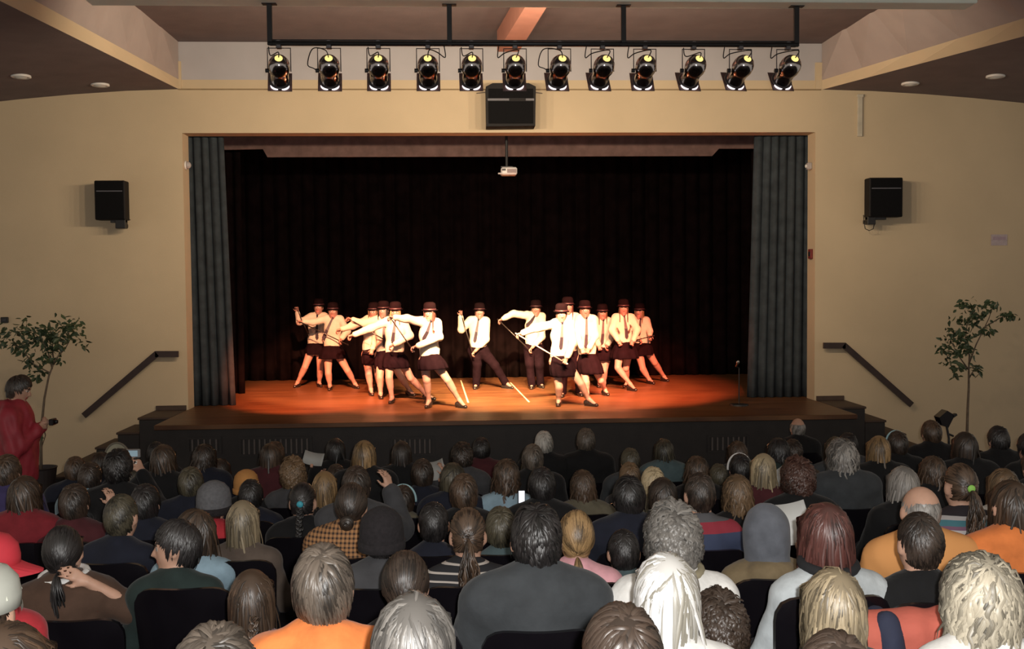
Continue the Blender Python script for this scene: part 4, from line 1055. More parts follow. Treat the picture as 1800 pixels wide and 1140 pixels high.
def dancer(d):
    """joints are read off the photograph's figure and set in depth from where the feet touch the stage"""
    toes = [on_z(*d['toe'][i], STAGE_Z+.012) for i in (0, 1)]
    if 'Y' in d:
        toes = [at(*d['toe'][i], d['Y'][i]) for i in (0, 1)]
        for t in toes: t[2] = STAGE_Z+.012
    Yc = toes[0][1]*.5+toes[1][1]*.5+.04
    o = V((toes[0][0]+toes[1][0])/2, Yc, STAGE_Z)
    root = thing('person', d['label'], 'person', o, 0, 'dancers in hats on the stage')
    L = lambda px, dy=0.0: at(px[0], px[1], Yc+dy)-o
    hip_c = L(d['waist']); head = L(d['head'], -.02); s = .92
    sh = [L(d['sh'][0], d.get('shd', (0, 0))[0]), L(d['sh'][1], d.get('shd', (0, 0))[1])]
    ed = d.get('ad', ((-.06, -.12), (-.10, -.18)))
    el = [L(d['el'][i], ed[i][0]) for i in (0, 1)]; wr = [L(d['wr'][i], ed[i][1]) for i in (0, 1)]
    toe = [t-o for t in toes]
    ank = []; knee = []; hips = []
    pel = hip_c+V(0, .01, -.11)
    wy = .072
    sx = nrm((sh[1]-sh[0])*V(1, 1, .3))
    for i in (0, 1):
        hp = pel+sx*(wy if i else -wy)+V(0, 0, -.02); hips.append(hp)
        a_ = at(*d['ank'][i], toes[i][1]+.10)-o; a_[2] = max(a_[2], .065); ank.append(a_)
        k_ = at(*d['knee'][i], (Yc+hp[1]+toes[i][1])/2-.03)-o; knee.append(k_)
    face = nrm(np.array(d.get('face', (0, -1, -.05)), float)); B = basis(face, d.get('hup', (0, 0, 1)))
    ff = (nrm(np.cross([0, 0, 1], sx))) ; ff = -ff if ff[1] > 0 else ff            # chest direction
    fl_ = (ff, 1.35)
    neck_b = (sh[0]+sh[1])/2+V(0, .005, .03)
    chest = (sh[0]+sh[1])/2*.62+hip_c*.38
    torso = [cap(hip_c+V(0, 0, -.02), chest, .098, .118, .05, fl_), cap(chest, (sh[0]+sh[1])/2+V(0, 0, -.03), .118, .095, .05, fl_), cap(sh[0]*.9+sh[1]*.1, sh[1]*.9+sh[0]*.1, .05, .05, .04)]
    arms = []
    for i in (0, 1): arms += limb(sh[i], el[i], .044, .036)+limb(el[i], wr[i], .036, .026)
    pelv = [cap(pel-sx*.05, pel+sx*.05, .105, .105, .05, fl_), cap(pel, hip_c, .105, .098, .05, fl_)]
    legs = []
    for i in (0, 1):
        legs += [cap(hips[i], knee[i], .078, .052, .03), cap(knee[i], ank[i], .047, .031, .02), cap(knee[i]+(ank[i]-knee[i])*.18+V(0, .012, 0), knee[i]+(ank[i]-knee[i])*.45+V(0, .012, 0), .05, .042, .03)]
        legs += [cap(ank[i], toe[i]+V(0, 0, .018), .032, .022, .02)]
    hands = []
    for i in (0, 1):
        dd = nrm(wr[i]-el[i]); n_ = nrm(np.array([0, -.5, -.8])) if abs(dd[2]) < .8 else V(0, -1, 0)
        hands += hand_prims(wr[i]+dd*.01, dd, n_, .88, .75 if d.get('grip', True) else .3, 1 if i else -1)
    neck = [cap(neck_b, head+V(0, .012, -.07), .046, .042, .03)]
    bd = head_prims(head, B, s)+neck+torso+arms+pelv+legs+hands
    ft = face_tag(head, B, s)
    trousers = d.get('trousers')
    tl = pel[2]+.02
    def fm(cen):
        m_ = ft(cen)
        if not trousers: m_[(cen[:, 2] < tl)] = 5
        return m_
    me = sdf_mesh(bd, .0095, name='body', mats=[SKIN_STAGE, LIP, EYE, EYEW, BROW, M_TIGHTS], fmat=fm)
    link('body', me, root)
    # shirt with open cuffs and hem; sleeves end above the hands
    shirt = inflate(torso, .018)+[cap(hip_c+V(0, 0, -.05), hip_c+V(0, 0, .03), .128, .135, .04, fl_)]
    for i in (0, 1):
        w2 = wr[i]-(wr[i]-el[i])*.06
        shirt += [cap(sh[i], el[i], .064, .056, .03), cap(el[i], w2, .055, .043, .03)]
    shirt += [cap(neck_b+V(0, 0, -.01), neck_b+V(0, 0, .012), .056, .054, .02)]
    so = link('shirt', sdf_mesh(shirt, .0115, cuts=[(hip_c+V(0, 0, -.055), V(0, 0, -1))], name='shirt', mats=[M_SHIRT], ripple=.0028, seed=d['n']), root)
    # collar wings
    for sg in (-1, 1):
        b0 = neck_b+ff*.055+V(0, 0, .022); cpt = [b0+sx*sg*.004, b0+sx*sg*.055-ff*.03+V(0, 0, .018), b0+sx*sg*.058-ff*.01+V(0, 0, -.015), b0+sx*sg*.03+ff*.022+V(0, 0, -.05)]
        MB().prism(cpt, ff*.008, ff*.014).build('collar', M_SHIRT, so)
    # necktie: knot and hanging blade, hung by gravity unless the body turns
    if d.get('tie', True):
        k0 = neck_b+ff*.085+V(0, 0, -.005); kend = L(d['tie_end'], 0) if 'tie_end' in d else hip_c+V(0, 0, .02)
        kend = np.array([kend[0], (hip_c+ff*.125)[1], kend[2]]); mid = k0*.45+kend*.55+ff*.045
        st = nrm(np.cross(kend-k0, ff)); vs = []
        for p, w in ((k0+V(0, 0, .0), .012), (k0+(mid-k0)*.2, .014), (mid, .021), (kend+(mid-kend)*.18, .026), (kend, .003)):
            vs += [p+st*w+ff*.004, p-st*w+ff*.004, p-st*w-ff*.004, p+st*w-ff*.004]
        fs = [(0, 1, 2, 3), (19, 18, 17, 16)]
        for q in range(4):
            for e in range(4): fs.append((q*4+e, q*4+(e+1) % 4, q*4+4+(e+1) % 4, q*4+4+e))
        t_ = MB().add(vs, fs).build('necktie', M_TIE, root)
        MB().lathe([(0, -.022), (.011, -.02), (.017, .008), (.013, .016), (0, .018)], 10, (k0+ff*.006, st, ff, V(0, 0, 1))).build('knot', M_TIE, t_, smooth=True)
    if trousers:
        tp = inflate(pelv, .018)
        for i in (0, 1): tp += [cap(hips[i], knee[i], .097, .072, .03), cap(knee[i], ank[i]+V(0, 0, .0), .07, .062, .03)]
        link('trousers', sdf_mesh(tp, .012, cuts=[(V(0, 0, .04), V(0, 0, -1)), (hip_c+V(0, 0, -.03), V(0, 0, 1))], name='trousers', mats=[M_TROUS], ripple=.002, seed=d['n']+50), root)
    else:
        h0, h1 = L(d['hem'][0]), L(d['hem'][1]); hc = (h0+h1)/2; hr = max(abs(h1[0]-h0[0])/2, .15); hc[1] = (hips[0][1]*.6+(knee[0][1]+knee[1][1])*.2)
        nU = 56; nV = 9; vs = []; fs = []; rs = np.random.default_rng(d['n'])
        ph = rs.uniform(0, 6.28)
        for side in (0, 1):
            for j in range(nV+1):
                t = j/nV; c_ = (hip_c+V(0, 0, -.02))*(1-t)+hc*t; rx = .124*(1-t)+hr*t; rx += .03*math.sin(t*math.pi*.9); ry = rx*(.80+.06*t)
                slope = (h1[2]-h0[2])/2*t
                for i in range(nU):
                    a_ = 2*math.pi*i/nU; pl = 1+.05*t*math.sin(a_*11+ph)+.02*t*math.sin(a_*5)
                    vs.append(c_+V((rx-.006*side)*pl*math.cos(a_), (ry-.006*side)*pl*math.sin(a_), slope*math.cos(a_)))
        K = nU*(nV+1)
        for j in range(nV):
            for i in range(nU):
                a_ = j*nU+i; b_ = j*nU+(i+1) % nU; fs += [(a_, a_+nU, b_+nU, b_), (K+a_, K+b_, K+b_+nU, K+a_+nU)]
        for i in range(nU):
            a_, b_ = i, (i+1) % nU; fs += [(a_, b_, K+b_, K+a_), (nV*nU+b_, nV*nU+a_, K+nV*nU+a_, K+nV*nU+b_)]
        MB().add(vs, fs).build('skirt', M_SKIRTB, root, smooth=True)
    for i in (0, 1):
        tt = toe[i]*V(1, 1, 0); hd = nrm((tt-ank[i])*V(1, 1, 0)); heel = (ank[i]*V(1, 1, 0))-hd*.035; tip = tt+hd*.02
        if np.linalg.norm(tip-heel) < .15: tip = heel+hd*.19
        if np.linalg.norm(tip-heel) > .27: tip = heel+hd*.25
        so_ = [cap(heel+V(0, 0, .034), heel+hd*.09+V(0, 0, .03), .036, .033, .02), cap(heel+hd*.07+V(0, 0, .028), tip+V(0, 0, .022), .037, .026, .02), cap(heel+V(0, 0, .05), heel+hd*.02+V(0, 0, .055), .036, .034, .02)]
        shoe = link('shoe', sdf_mesh(so_, .009, cuts=[(V(0, 0, .003), V(0, 0, -1))], name='shoe', mats=[M_SHOE]), root)
        mid = heel+hd*.10; sdv = np.cross(hd, [0, 0, 1]); lw = mid*.55+tip*.45
        MB().prism([heel-hd*.02+sdv*.026, heel-hd*.02-sdv*.026, mid-sdv*.033, lw-sdv*.034, tip-sdv*.012, tip+sdv*.012, lw+sdv*.034, mid+sdv*.033], (0, 0, .0), (0, 0, .007)).build('sole', M_SOLE, shoe)
        if not trousers: MB().tube([mid-hd*.03+sdv*.036+V(0, 0, .03), mid-hd*.03+sdv*.02+V(0, 0, .068), mid-hd*.03-sdv*.02+V(0, 0, .068), mid-hd*.03-sdv*.036+V(0, 0, .03)], .006, 6).build('strap', M_SHOE, shoe)
    R3 = Matrix((tuple(B[0]), tuple(B[1]), tuple(B[2]))).transposed()
    hair = link('hair', hair_mesh(d.get('hair', 'short'), d['n'] % 2), root, head, R3.to_euler(), .90); set_mat(hair, hair_mat(HC[d.get('hc', 'dark')]))
    lathe_hat(root, head+B[2]*.012-B[1]*.01, B, s)
    return o, [wr[i]+nrm(wr[i]-el[i])*.07 for i in (0, 1)]

def cane(a, b, label, m=None, over=.04):
    d = nrm(b-a); o = (a+b)/2; r = thing('cane', label, 'cane', o, 0, 'canes of the dancers')
    MB().tube([a-d*over-o, b+d*over-o], .0085, 8).build('shaft', m or M_CANE, r, smooth=True)
    MB().lathe([(0, 0), (.012, .0), (.013, .02), (.009, .028)], 10, (b+d*(over-.02)-o, nrm(np.cross(d, [0, 1, 0])), nrm(np.cross(d, np.cross(d, [0, 1, 0]))), d)).build('tip', M_WHITEP if m else M_BLACK, r, smooth=True)

D = [
 dict(n=1, head=(560, 541), sh=[(547, 557), (571, 556)], el=[(526, 566), (580, 578)], wr=[(523, 549), (574, 592)], waist=(555, 600), hem=[(541, 622), (569, 622)],
      knee=[(536, 645), (563, 650)], ank=[(523, 672), (561, 673)], toe=[(519, 680), (564, 679)], hair='short', hc='dark', tie_end=(559, 596), face=(-.1, -1, 0), ad=((-.05, -.10), (0, -.05)),
      label='rearmost left dancer with right fist raised, half hidden behind a girl'),
 dict(n=2, head=(585, 548), sh=[(573, 560), (599, 561)], el=[(551, 566), (610, 582)], wr=[(533, 565), (601, 594)], waist=(584, 604), hem=[(561, 630), (607, 629)],
      knee=[(577, 656), (611, 651)], ank=[(580, 678), (624, 674)], toe=[(579, 685), (629, 682)], hair='short', hc='brown', tie_end=(569, 596), face=(.05, -1, 0),
      label='left dancer in skirt stretching one arm left, feet wide apart'),
 dict(n=3, head=(657, 549), sh=[(645, 562), (667, 562)], el=[(620, 572), (662, 590)], wr=[(601, 578), (655, 613)], waist=(653, 610), hem=[(642, 640), (668, 640)],
      knee=[(648, 657), (664, 658)], ank=[(652, 684), (668, 682)], toe=[(654, 692), (672, 689)], hair='long', hc='ltbrown', tie_end=(668, 605), face=(-.3, -1, 0), Y=(15.8, 16.0),
      label='long-haired dancer behind the left trio, arm stretched left'),
 dict(n=4, head=(674, 547), sh=[(664, 561), (686, 562)], el=[(638, 568), (690, 585)], wr=[(620, 562), (694, 600)], waist=(677, 612), hem=[(662, 648), (694, 648)],
      knee=[(668, 664), (706, 664)], ank=[(669, 692), (719, 684)], toe=[(670, 700), (727, 695)], hair='long', hc='black', face=(-.25, -1, 0),
      label='dark-haired dancer in the left trio with a fist thrust out left'),
 dict(n=5, head=(695, 549), sh=[(682, 564), (709, 565)], el=[(651, 577), (720, 590)], wr=[(622, 588), (693, 605)], waist=(694, 614), hem=[(674, 646), (719, 646)],
      knee=[(684, 664), (722, 664)], ank=[(689, 699), (750, 694)], toe=[(686, 708), (762, 702)], hair='long', hc='honey', tie_end=(691, 601), ad=((-.12, -.2), (-.08, -.2)),
      label='blonde dancer in front of the left trio, legs striding right'),
 dict(n=6, head=(755, 551), sh=[(740, 565), (769, 568)], el=[(714, 560), (772, 592)], wr=[(694, 558), (733, 608)], waist=(755, 619), hem=[(737, 650), (787, 646)],
      knee=[(750, 668), (787, 668)], ank=[(754, 704), (807, 702)], toe=[(750, 716), (817, 716)], hair='long', hc='auburn', tie_end=(744, 597), face=(-.25, -1, 0), shd=(-.04, .03), ad=((-.08, -.15), (-.12, -.22)),
      label='tall front dancer with auburn hair pointing left above the girls'),
 dict(n=7, head=(843, 549), sh=[(827, 563), (855, 564)], el=[(811, 579), (854, 596)], wr=[(810, 556), (836, 616)], waist=(841, 604), trousers=True,
      knee=[(839, 640), (870, 642)], ank=[(837, 675), (888, 671)], toe=[(835, 683), (899, 682)], hair='short', hc='dark', tie_end=(834, 600), face=(-.05, -1, 0),
      label='boy in dark trousers alone at centre stage, fist raised'),
 dict(n=8, head=(942, 544), sh=[(925, 554), (953, 556)], el=[(902, 551), (952, 592)], wr=[(884, 560), (936, 610)], waist=(938, 600), trousers=True,
      knee=[(931, 640), (948, 641)], ank=[(935, 676), (950, 674)], toe=[(934, 683), (954, 681)], hair='short', hc='dark', tie_end=(924, 572), face=(-.1, -1, 0), shd=(-.03, .03),
      label='boy in dark trousers with bent arm reaching left, right of centre'),
 dict(n=9, head=(987, 553), sh=[(974, 569), (1001, 570)], el=[(944, 576), (1007, 602)], wr=[(918, 585), (996, 629)], waist=(985, 621), hem=[(970, 662), (1013, 660)],
      knee=[(983, 680), (1021, 674)], ank=[(982, 704), (1034, 700)], toe=[(981, 713), (1047, 713)], hair='short', hc='dark', tie_end=(984, 612), ad=((-.08, -.16), (-.10, -.20)),
      label='front dancer in skirt holding a pale cane low before her'),
 dict(n=10, head=(998, 540), sh=[(985, 556), (1014, 557)], el=[(980, 580), (1018, 584)], wr=[(984, 603), (1010, 606)], waist=(1003, 610), trousers=True,
      knee=[(990, 654), (1018, 654)], ank=[(989, 692), (1019, 691)], toe=[(988, 701), (1022, 699)], hair='long', hc='auburn', face=(.1, -1, 0), Y=(15.2, 15.3), tie=False,
      label='tall dancer in trousers standing right behind the front girl'),
 dict(n=11, head=(1028, 546), sh=[(1017, 560), (1043, 561)], el=[(1014, 588), (1046, 590)], wr=[(1022, 611), (1036, 611)], waist=(1032, 618), hem=[(1016, 656), (1060, 656)],
      knee=[(1030, 671), (1056, 668)], ank=[(1032, 690), (1063, 684)], toe=[(1033, 699), (1068, 694)], hair='short', hc='ltbrown', tie_end=(1028, 611), face=(.05, -1, 0), ad=((-.08, -.16), (-.08, -.16)),
      label='short-haired dancer in skirt with both hands joined at her waist'),
 dict(n=12, head=(1059, 551), sh=[(1048, 564), (1071, 565)], el=[(1046, 588), (1077, 588)], wr=[(1052, 606), (1068, 605)], waist=(1060, 606), hem=[(1047, 633), (1075, 633)],
      knee=[(1053, 652), (1062, 652)], ank=[(1054, 674), (1062, 673)], toe=[(1053, 682), (1062, 681)], hair='long', hc='ltbrown', tie_end=(1056, 605), Y=(16.5, 16.5), ad=((-.06, -.14), (-.06, -.14)),
      label='long-haired dancer squeezed between two others on the right'),
 dict(n=13, head=(1096, 543), sh=[(1082, 558), (1110, 558)], el=[(1076, 580), (1120, 580)], wr=[(1086, 598), (1113, 598)], waist=(1098, 598), hem=[(1074, 630), (1122, 629)],
      knee=[(1086, 646), (1100, 647)], ank=[(1108, 675), (1103, 672)], toe=[(1116, 686), (1098, 680)], hair='long', hc='brown', tie_end=(1100, 594), face=(-.1, -1, 0),
      label='right dancer with long brown hair crossing one leg over'),
 dict(n=14, head=(1124, 549), sh=[(1113, 562), (1136, 563)], el=[(1111, 584), (1142, 582)], wr=[(1122, 595), (1142, 588)], waist=(1129, 599), hem=[(1114, 625), (1147, 622)],
      knee=[(1130, 648), (1151, 637)], ank=[(1142, 673), (1167, 661)], toe=[(1148, 682), (1173, 671)], hair='bob', hc='ltbrown', tie_end=(1120, 590), face=(-.45, -1, 0), Y=(16.9, 17.3),
      label='rightmost dancer with bobbed hair leaning with legs out to the right'),
]
HW = {}
for d in D:
    o, w = dancer(d); HW[d['n']] = (o, [o+w[0], o+w[1]])
cane(HW[1][1][0], HW[1][1][0]+V(.18, -.02, -.42), 'thin cane slanting down from the raised fist of the rearmost left dancer', None, .03)
cane(HW[2][1][0], HW[2][1][1]+V(.1, 0, -.04), 'thin dark cane held sideways by the left dancer with feet apart')
cane(HW[4][1][0], HW[4][1][1]+V(.02, 0, -.03), 'black cane slanting from the thrust-out fist across the left trio')
cane(HW[3][1][1]+V(-.1, 0, .03), HW[3][1][1]+V(.12, 0, -.04), 'short dark cane at the hip of the long-haired dancer on the left')
cane(HW[6][1][0], HW[6][1][1]+V(.0, 0, -.02), 'black cane held across the body of the tall auburn-haired front dancer')
cane(HW[7][1][0], HW[7][1][1]+V(.0, 0, 0), 'dark cane held by the boy alone at centre stage')
cane(HW[8][1][0], HW[8][1][1], 'dark cane held by the boy right of centre')
cane(HW[9][1][0], HW[9][1][1], 'pale cane held low by the front dancer on the right', M_CANEW)
cane(HW[13][1][0], HW[14][1][1]+V(.05, 0, .02), 'dark cane between the two rightmost dancers')
# ------------------------------------------------------------------ seats
M_SEAT = mat('seat_plastic', (.006, .005, .007), .25, var=.15, spec=.4)
M_SEATC = mat('seat_fabric', (.009, .008, .010), .95, var=.2, spec=.2)
def seat_meshes():
    C = {}; nx, nz = 14, 8; vs = []; fs = []
    for side in (0, 1):
        for j in range(nz+1):
            t = j/nz
            for i in range(nx+1):
                u_ = i/nx*2-1; w = .205*(1-.10*(1-t)); rc = 0 if t < .7 else (t-.7)/.3
                w2 = w*(1-.12*rc**3); x = u_*w2
                z = .48+.37*t-.015*rc*abs(u_)**6*2; y = -.205-.055*t+.055*u_*u_
                th = .022 if side else 0
                vs.append((x, y-.0+th, z))
    K = (nx+1)*(nz+1); w_ = nx+1
    for j in range(nz):
        for i in range(nx):
            a_ = j*w_+i; fs += [(a_, a_+1, a_+w_+1, a_+w_), (K+a_, K+a_+w_, K+a_+w_+1, K+a_+1)]
    for i in range(nx): fs += [(i, K+i, K+i+1, i+1), (nz*w_+i, nz*w_+i+1, K+nz*w_+i+1, K+nz*w_+i)]
    for j in range(nz): fs += [(j*w_, (j+1)*w_, K+(j+1)*w_, K+j*w_), (j*w_+nx, K+j*w_+nx, K+(j+1)*w_+nx, (j+1)*w_+nx)]
    C['backrest'] = auto_smooth(MB().add(vs, fs).mesh('backrest', [M_SEAT]), 50)
    C['seat_cushion'] = MB().box(-.215, .215, -.19, .25, .375, .435, .02).mesh('seat_cushion', [M_SEATC])
    C['back_cushion'] = MB().box(-.16, .16, -.178, -.158, .53, .78, .008).mesh('back_cushion', [M_SEATC])
    C['frame'] = MB().box(-.20, .20, -.21, -.17, .33, .52, .006).mesh('frame', [M_BLACK])
    C['leg'] = MB().box(-.02, .02, -.12, .02, .0, .38, .006).mesh('leg', [M_BLACK])
    return C
SC = seat_meshes()
def seat(x, row_y, z, label, rz=0.0):
    r = thing('auditorium_seat', label, 'seat', (x, row_y, z), rz, 'black auditorium seats')
    for nm in ('backrest', 'seat_cushion', 'back_cushion', 'frame'): link(nm, SC[nm], r)
    for sx in (-.17, .17): link('leg', SC['leg'], r, (sx, 0, 0))
    return r

# ------------------------------------------------------------------ seated bodies, shared between people of one build
BODY = {}
SHZ = (1.0, .92, .84, .77)
def body_set(ci, arms='lap', yaw=0, top='plain'):
    kb = (ci, arms, yaw); kt = (ci, arms, top)
    sh = SHZ[ci]; cs = (1, .95, .87, .78)[ci]; hs = (1, .99, .97, .95)[ci]
    hc = V(0, .012, sh+.155*hs); B = basis((math.sin(math.radians(-yaw)), math.cos(math.radians(yaw)), -.04))
    sw = .155*cs
    torso = [cap((0, -.03, .52), (0, -.035, .72), .132*cs, .122*cs, .05, (V(0, 1, 0), 1.25)), cap((0, -.035, .70), (0, -.03, sh-.09), .124*cs, .135*cs, .05, (V(0, 1, 0), 1.25)),
             cap((-sw, -.03, sh-.04), (sw, -.03, sh-.04), .055*cs, .055*cs, .05), cap((0, -.02, sh+.02), (-sw*.8, -.03, sh-.03), .045*cs, .05*cs, .04), cap((0, -.02, sh+.02), (sw*.8, -.03, sh-.03), .045*cs, .05*cs, .04)]
    S = [V(-sw-.01, -.03, sh-.05), V(sw+.01, -.03, sh-.05)]
    lapE = [V(-.235*cs, .03, sh-.31*cs), V(.235*cs, .03, sh-.31*cs)]; lapW = [V(-.09, .25*cs, .63), V(.09, .25*cs, .63)]
    E = list(lapE); W = list(lapW)
    if arms == 'up':
        E = [V(-.22*cs, .17, sh-.14), V(.22*cs, .17, sh-.14)]; W = [V(-.075, .26, sh+.09), V(.075, .26, sh+.09)]
    elif arms == 'rup':
        E[1] = V(.27*cs, .10, sh-.12); W[1] = V(.20*cs, .14, sh+.11)
    elif arms == 'lup':
        E[0] = V(-.27*cs, .10, sh-.12); W[0] = V(-.20*cs, .14, sh+.11)
    elif arms == 'neck':
        E[1] = V(.37*cs, -.02, sh-.14); W[1] = V(.135*cs, -.10, sh+.045)
    armp = []
    for i in (0, 1): armp += limb(S[i], E[i], .047*cs, .040*cs)+limb(E[i], W[i], .039*cs, .028*cs)
    legs = []
    for sx in (-1, 1):
        legs += [cap((sx*.085, .0, .51), (sx*.10, .39*cs, .515), .085*cs, .062*cs, .03), cap((sx*.10, .39*cs, .505), (sx*.10, .38*cs, .515-.42*cs), .055*cs, .036*cs, .02), cap((sx*.10, .38*cs, .51-.44*cs), (sx*.10, .38*cs+.14*cs, .49-.44*cs), .036*cs, .026*cs, .02)]
    if kb not in BODY:
        hands = []
        for i in (0, 1):
            dd = nrm(W[i]-E[i]); nn = V(0, 0, -1) if arms == 'lap' or (arms in ('rup', 'neck') and i == 0) or (arms == 'lup' and i == 1) else V(-.6 if i else .6, .5, 0)
            hands += hand_prims(W[i], dd, nn, .95*cs, .35, 1 if i else -1)
        bp = head_prims(hc, B, hs)+[cap(V(0, -.02, sh-.02), hc+V(0, -.012, -.07), .055*cs, .05*cs, .03)]+torso+armp+legs+hands
        BODY[kb] = sdf_mesh(bp, .0105, name='body', mats=[SKIN, LIP, EYE, EYEW, BROW], fmat=face_tag(hc, B, hs))
        tr = inflate(legs, .016)+[cap((-.06, -.03, .53), (.06, -.03, .53), .125*cs, .125*cs, .04, (V(0, 1, 0), 1.1))]
        if ('tr', ci) not in BODY: BODY[('tr', ci)] = sdf_mesh(tr, .018, name='trousers', mats=[mat('dark_trousers', (.02, .02, .026), .9, var=.2)])
    if kt not in BODY:
        g = {'plain': .018, 'coat': .040, 'hood': .028, 'collar': .026, 'puff': .045}[top]
        tp = inflate(torso, g)+[cap((0, -.03, .50), (0, -.035, .62), .135*cs+g, .13*cs+g, .04, (V(0, 1, 0), 1.2))]
        for i in (0, 1):
            w2 = W[i]-(W[i]-E[i])*.1
            if arms in ('neck',) and i == 1: tp += [cap(S[i], S[i]*.25+E[i]*.75, .05+g*.6, .046+g*.6, .03)]; continue
            tp += [cap(S[i], E[i], .047*cs+g, .043*cs+g*.9, .03), cap(E[i], w2, .042*cs+g*.8, .034*cs+g*.6, .03)]
        if top == 'hood': tp += [cap((-.06, -.10, sh+.015), (.06, -.10, sh+.015), .05, .05, .03), cap((0, -.115, sh-.0), (0, -.14, sh-.09), .062, .03, .04)]
        if top in ('collar', 'coat', 'puff'):
            for k in range(10):
                a0 = math.pi*(1.0+k/9*1.0); a1 = math.pi*(1.0+(k+1)/9*1.0)
                if k < 9: tp.append(cap((.074*math.cos(a0), -.01+.066*math.sin(a0), sh+.045), (.074*math.cos(a1), -.01+.066*math.sin(a1), sh+.045), .021, .021, .02))
        BODY[kt] = sdf_mesh(tp, .0135 if ci < 4 else .016, cuts=[(V(0, 0, .455), V(0, 0, -1))], name='top', mats=[None], ripple=.0032, seed=ci*7+len(top))
    return BODY[kb], BODY[kt], BODY[('tr', ci)], hc, hs

def cap_hat(root, c, rz, m, m2, visor=True, s=1.0):
    h = link('hat', MB().lathe([(.092, -.0), (.098, .0), (.099, .035), (.092, .075), (.068, .105), (.03, .120), (0, .123)], 28, sy=1.12).mesh('hat', [m], True), root, c, (0, 0, rz), s)
    MB().lathe([(.008, 0), (.008, .004), (.003, .007), (0, .007)], 10, (V(0, 0, .122), V(1, 0, 0), V(0, 1, 0), V(0, 0, 1))).build('button', m2, h)
    if visor:
        vs = []; n = 12
        for k in range(n+1):
            a = math.pi*(.12+.76*k/n); ca, sa = math.cos(a), math.sin(a)
            for r_, z in ((1.0, .012), (1.0+.8*math.sin(math.pi*k/n)**.6, -.012-.01*math.cos(a)**2), (1.0+.8*math.sin(math.pi*k/n)**.6, -.018-.01*math.cos(a)**2), (1.0, .002)):
                vs.append((.096*r_*ca if r_ == 1 else .096*1.0*ca*1.02, .106*sa*r_, z))
        fs = []
        for k in range(n):
            for e in range(4): fs.append((k*4+e, k*4+(e+1) % 4, k*4+4+(e+1) % 4, k*4+4+e))
        fs += [(0, 1, 2, 3), tuple(n*4+k for k in (3, 2, 1, 0))]
        MB().add(vs, fs).build('visor', m, h, smooth=False)
    return h
def beanie(root, c, m, s=1.0, cone=0.0, band=None):
    pr = [(.086, -.045), (.094, -.045), (.099, -.01), (.098, .04), (.088, .085), (.062+cone*.1, .115+cone*.3), (.028, .132+cone), (0, .135+cone)]
    h = link('hat', MB().lathe(pr, 28, sy=1.15).mesh('hat', [m], True), root, c, None, s)
    MB().lathe([(.097, -.055), (.105, -.05), (.106, -.015), (.099, -.01)], 28, sy=1.13).build('brim_fold', band or m, h, smooth=True)
    return h
def head_hood(root, c, m, s=1.0):
    pr = [ell(V(0, -.02, .025), V(.108, .125, .135)), cap(V(0, -.05, -.06), V(0, -.05, -.16), .095, .11, .05)]
    return link('hood', sdf_mesh(pr, .012, cuts=[(V(0, .055, 0), V(0, 1, .1))], name='hood', mats=[m], ripple=.003), root, c, None, s)
def headband(h, m, z=.04, tilt=-.5, w=.012):
    pts = [V(math.cos(t)*.094, .01+math.sin(t)*.02, .012+math.sin(t)*.112) for t in np.linspace(-.1, math.pi+.1, 19)]
    MB().tube(pts, w*.7, 8).build('headband', m, h, smooth=True)
TEAL = mat('teal_band', (.05, .35, .45), .6); WHT = mat('white_cloth', (.75, .74, .72), .8); LIME = mat('lime_band', (.30, .65, .12), .6)
CLO = dict(black=(.008, .008, .009), charcoal=(.045, .05, .055), navy=(.011, .013, .024), grey=(.16, .16, .17), darkgrey=(.06, .06, .065), brown=(.075, .042, .028), orange=(.75, .22, .06), apricot=(.72, .33, .12),
           white=(.78, .77, .74), ice=(.48, .52, .54), pink=(.70, .36, .40), red=(.42, .03, .04), darkred=(.20, .018, .026), maroon=(.07, .016, .02), olive=(.13, .115, .08), tan=(.20, .15, .085), teal=(.08, .12, .13),
           mauve=(.22, .12, .14), blue=(.06, .085, .16), ltblue=(.25, .36, .44), purple=(.05, .04, .12), green=(.018, .03, .028), taupe=(.10, .075, .06))
SEATS = []
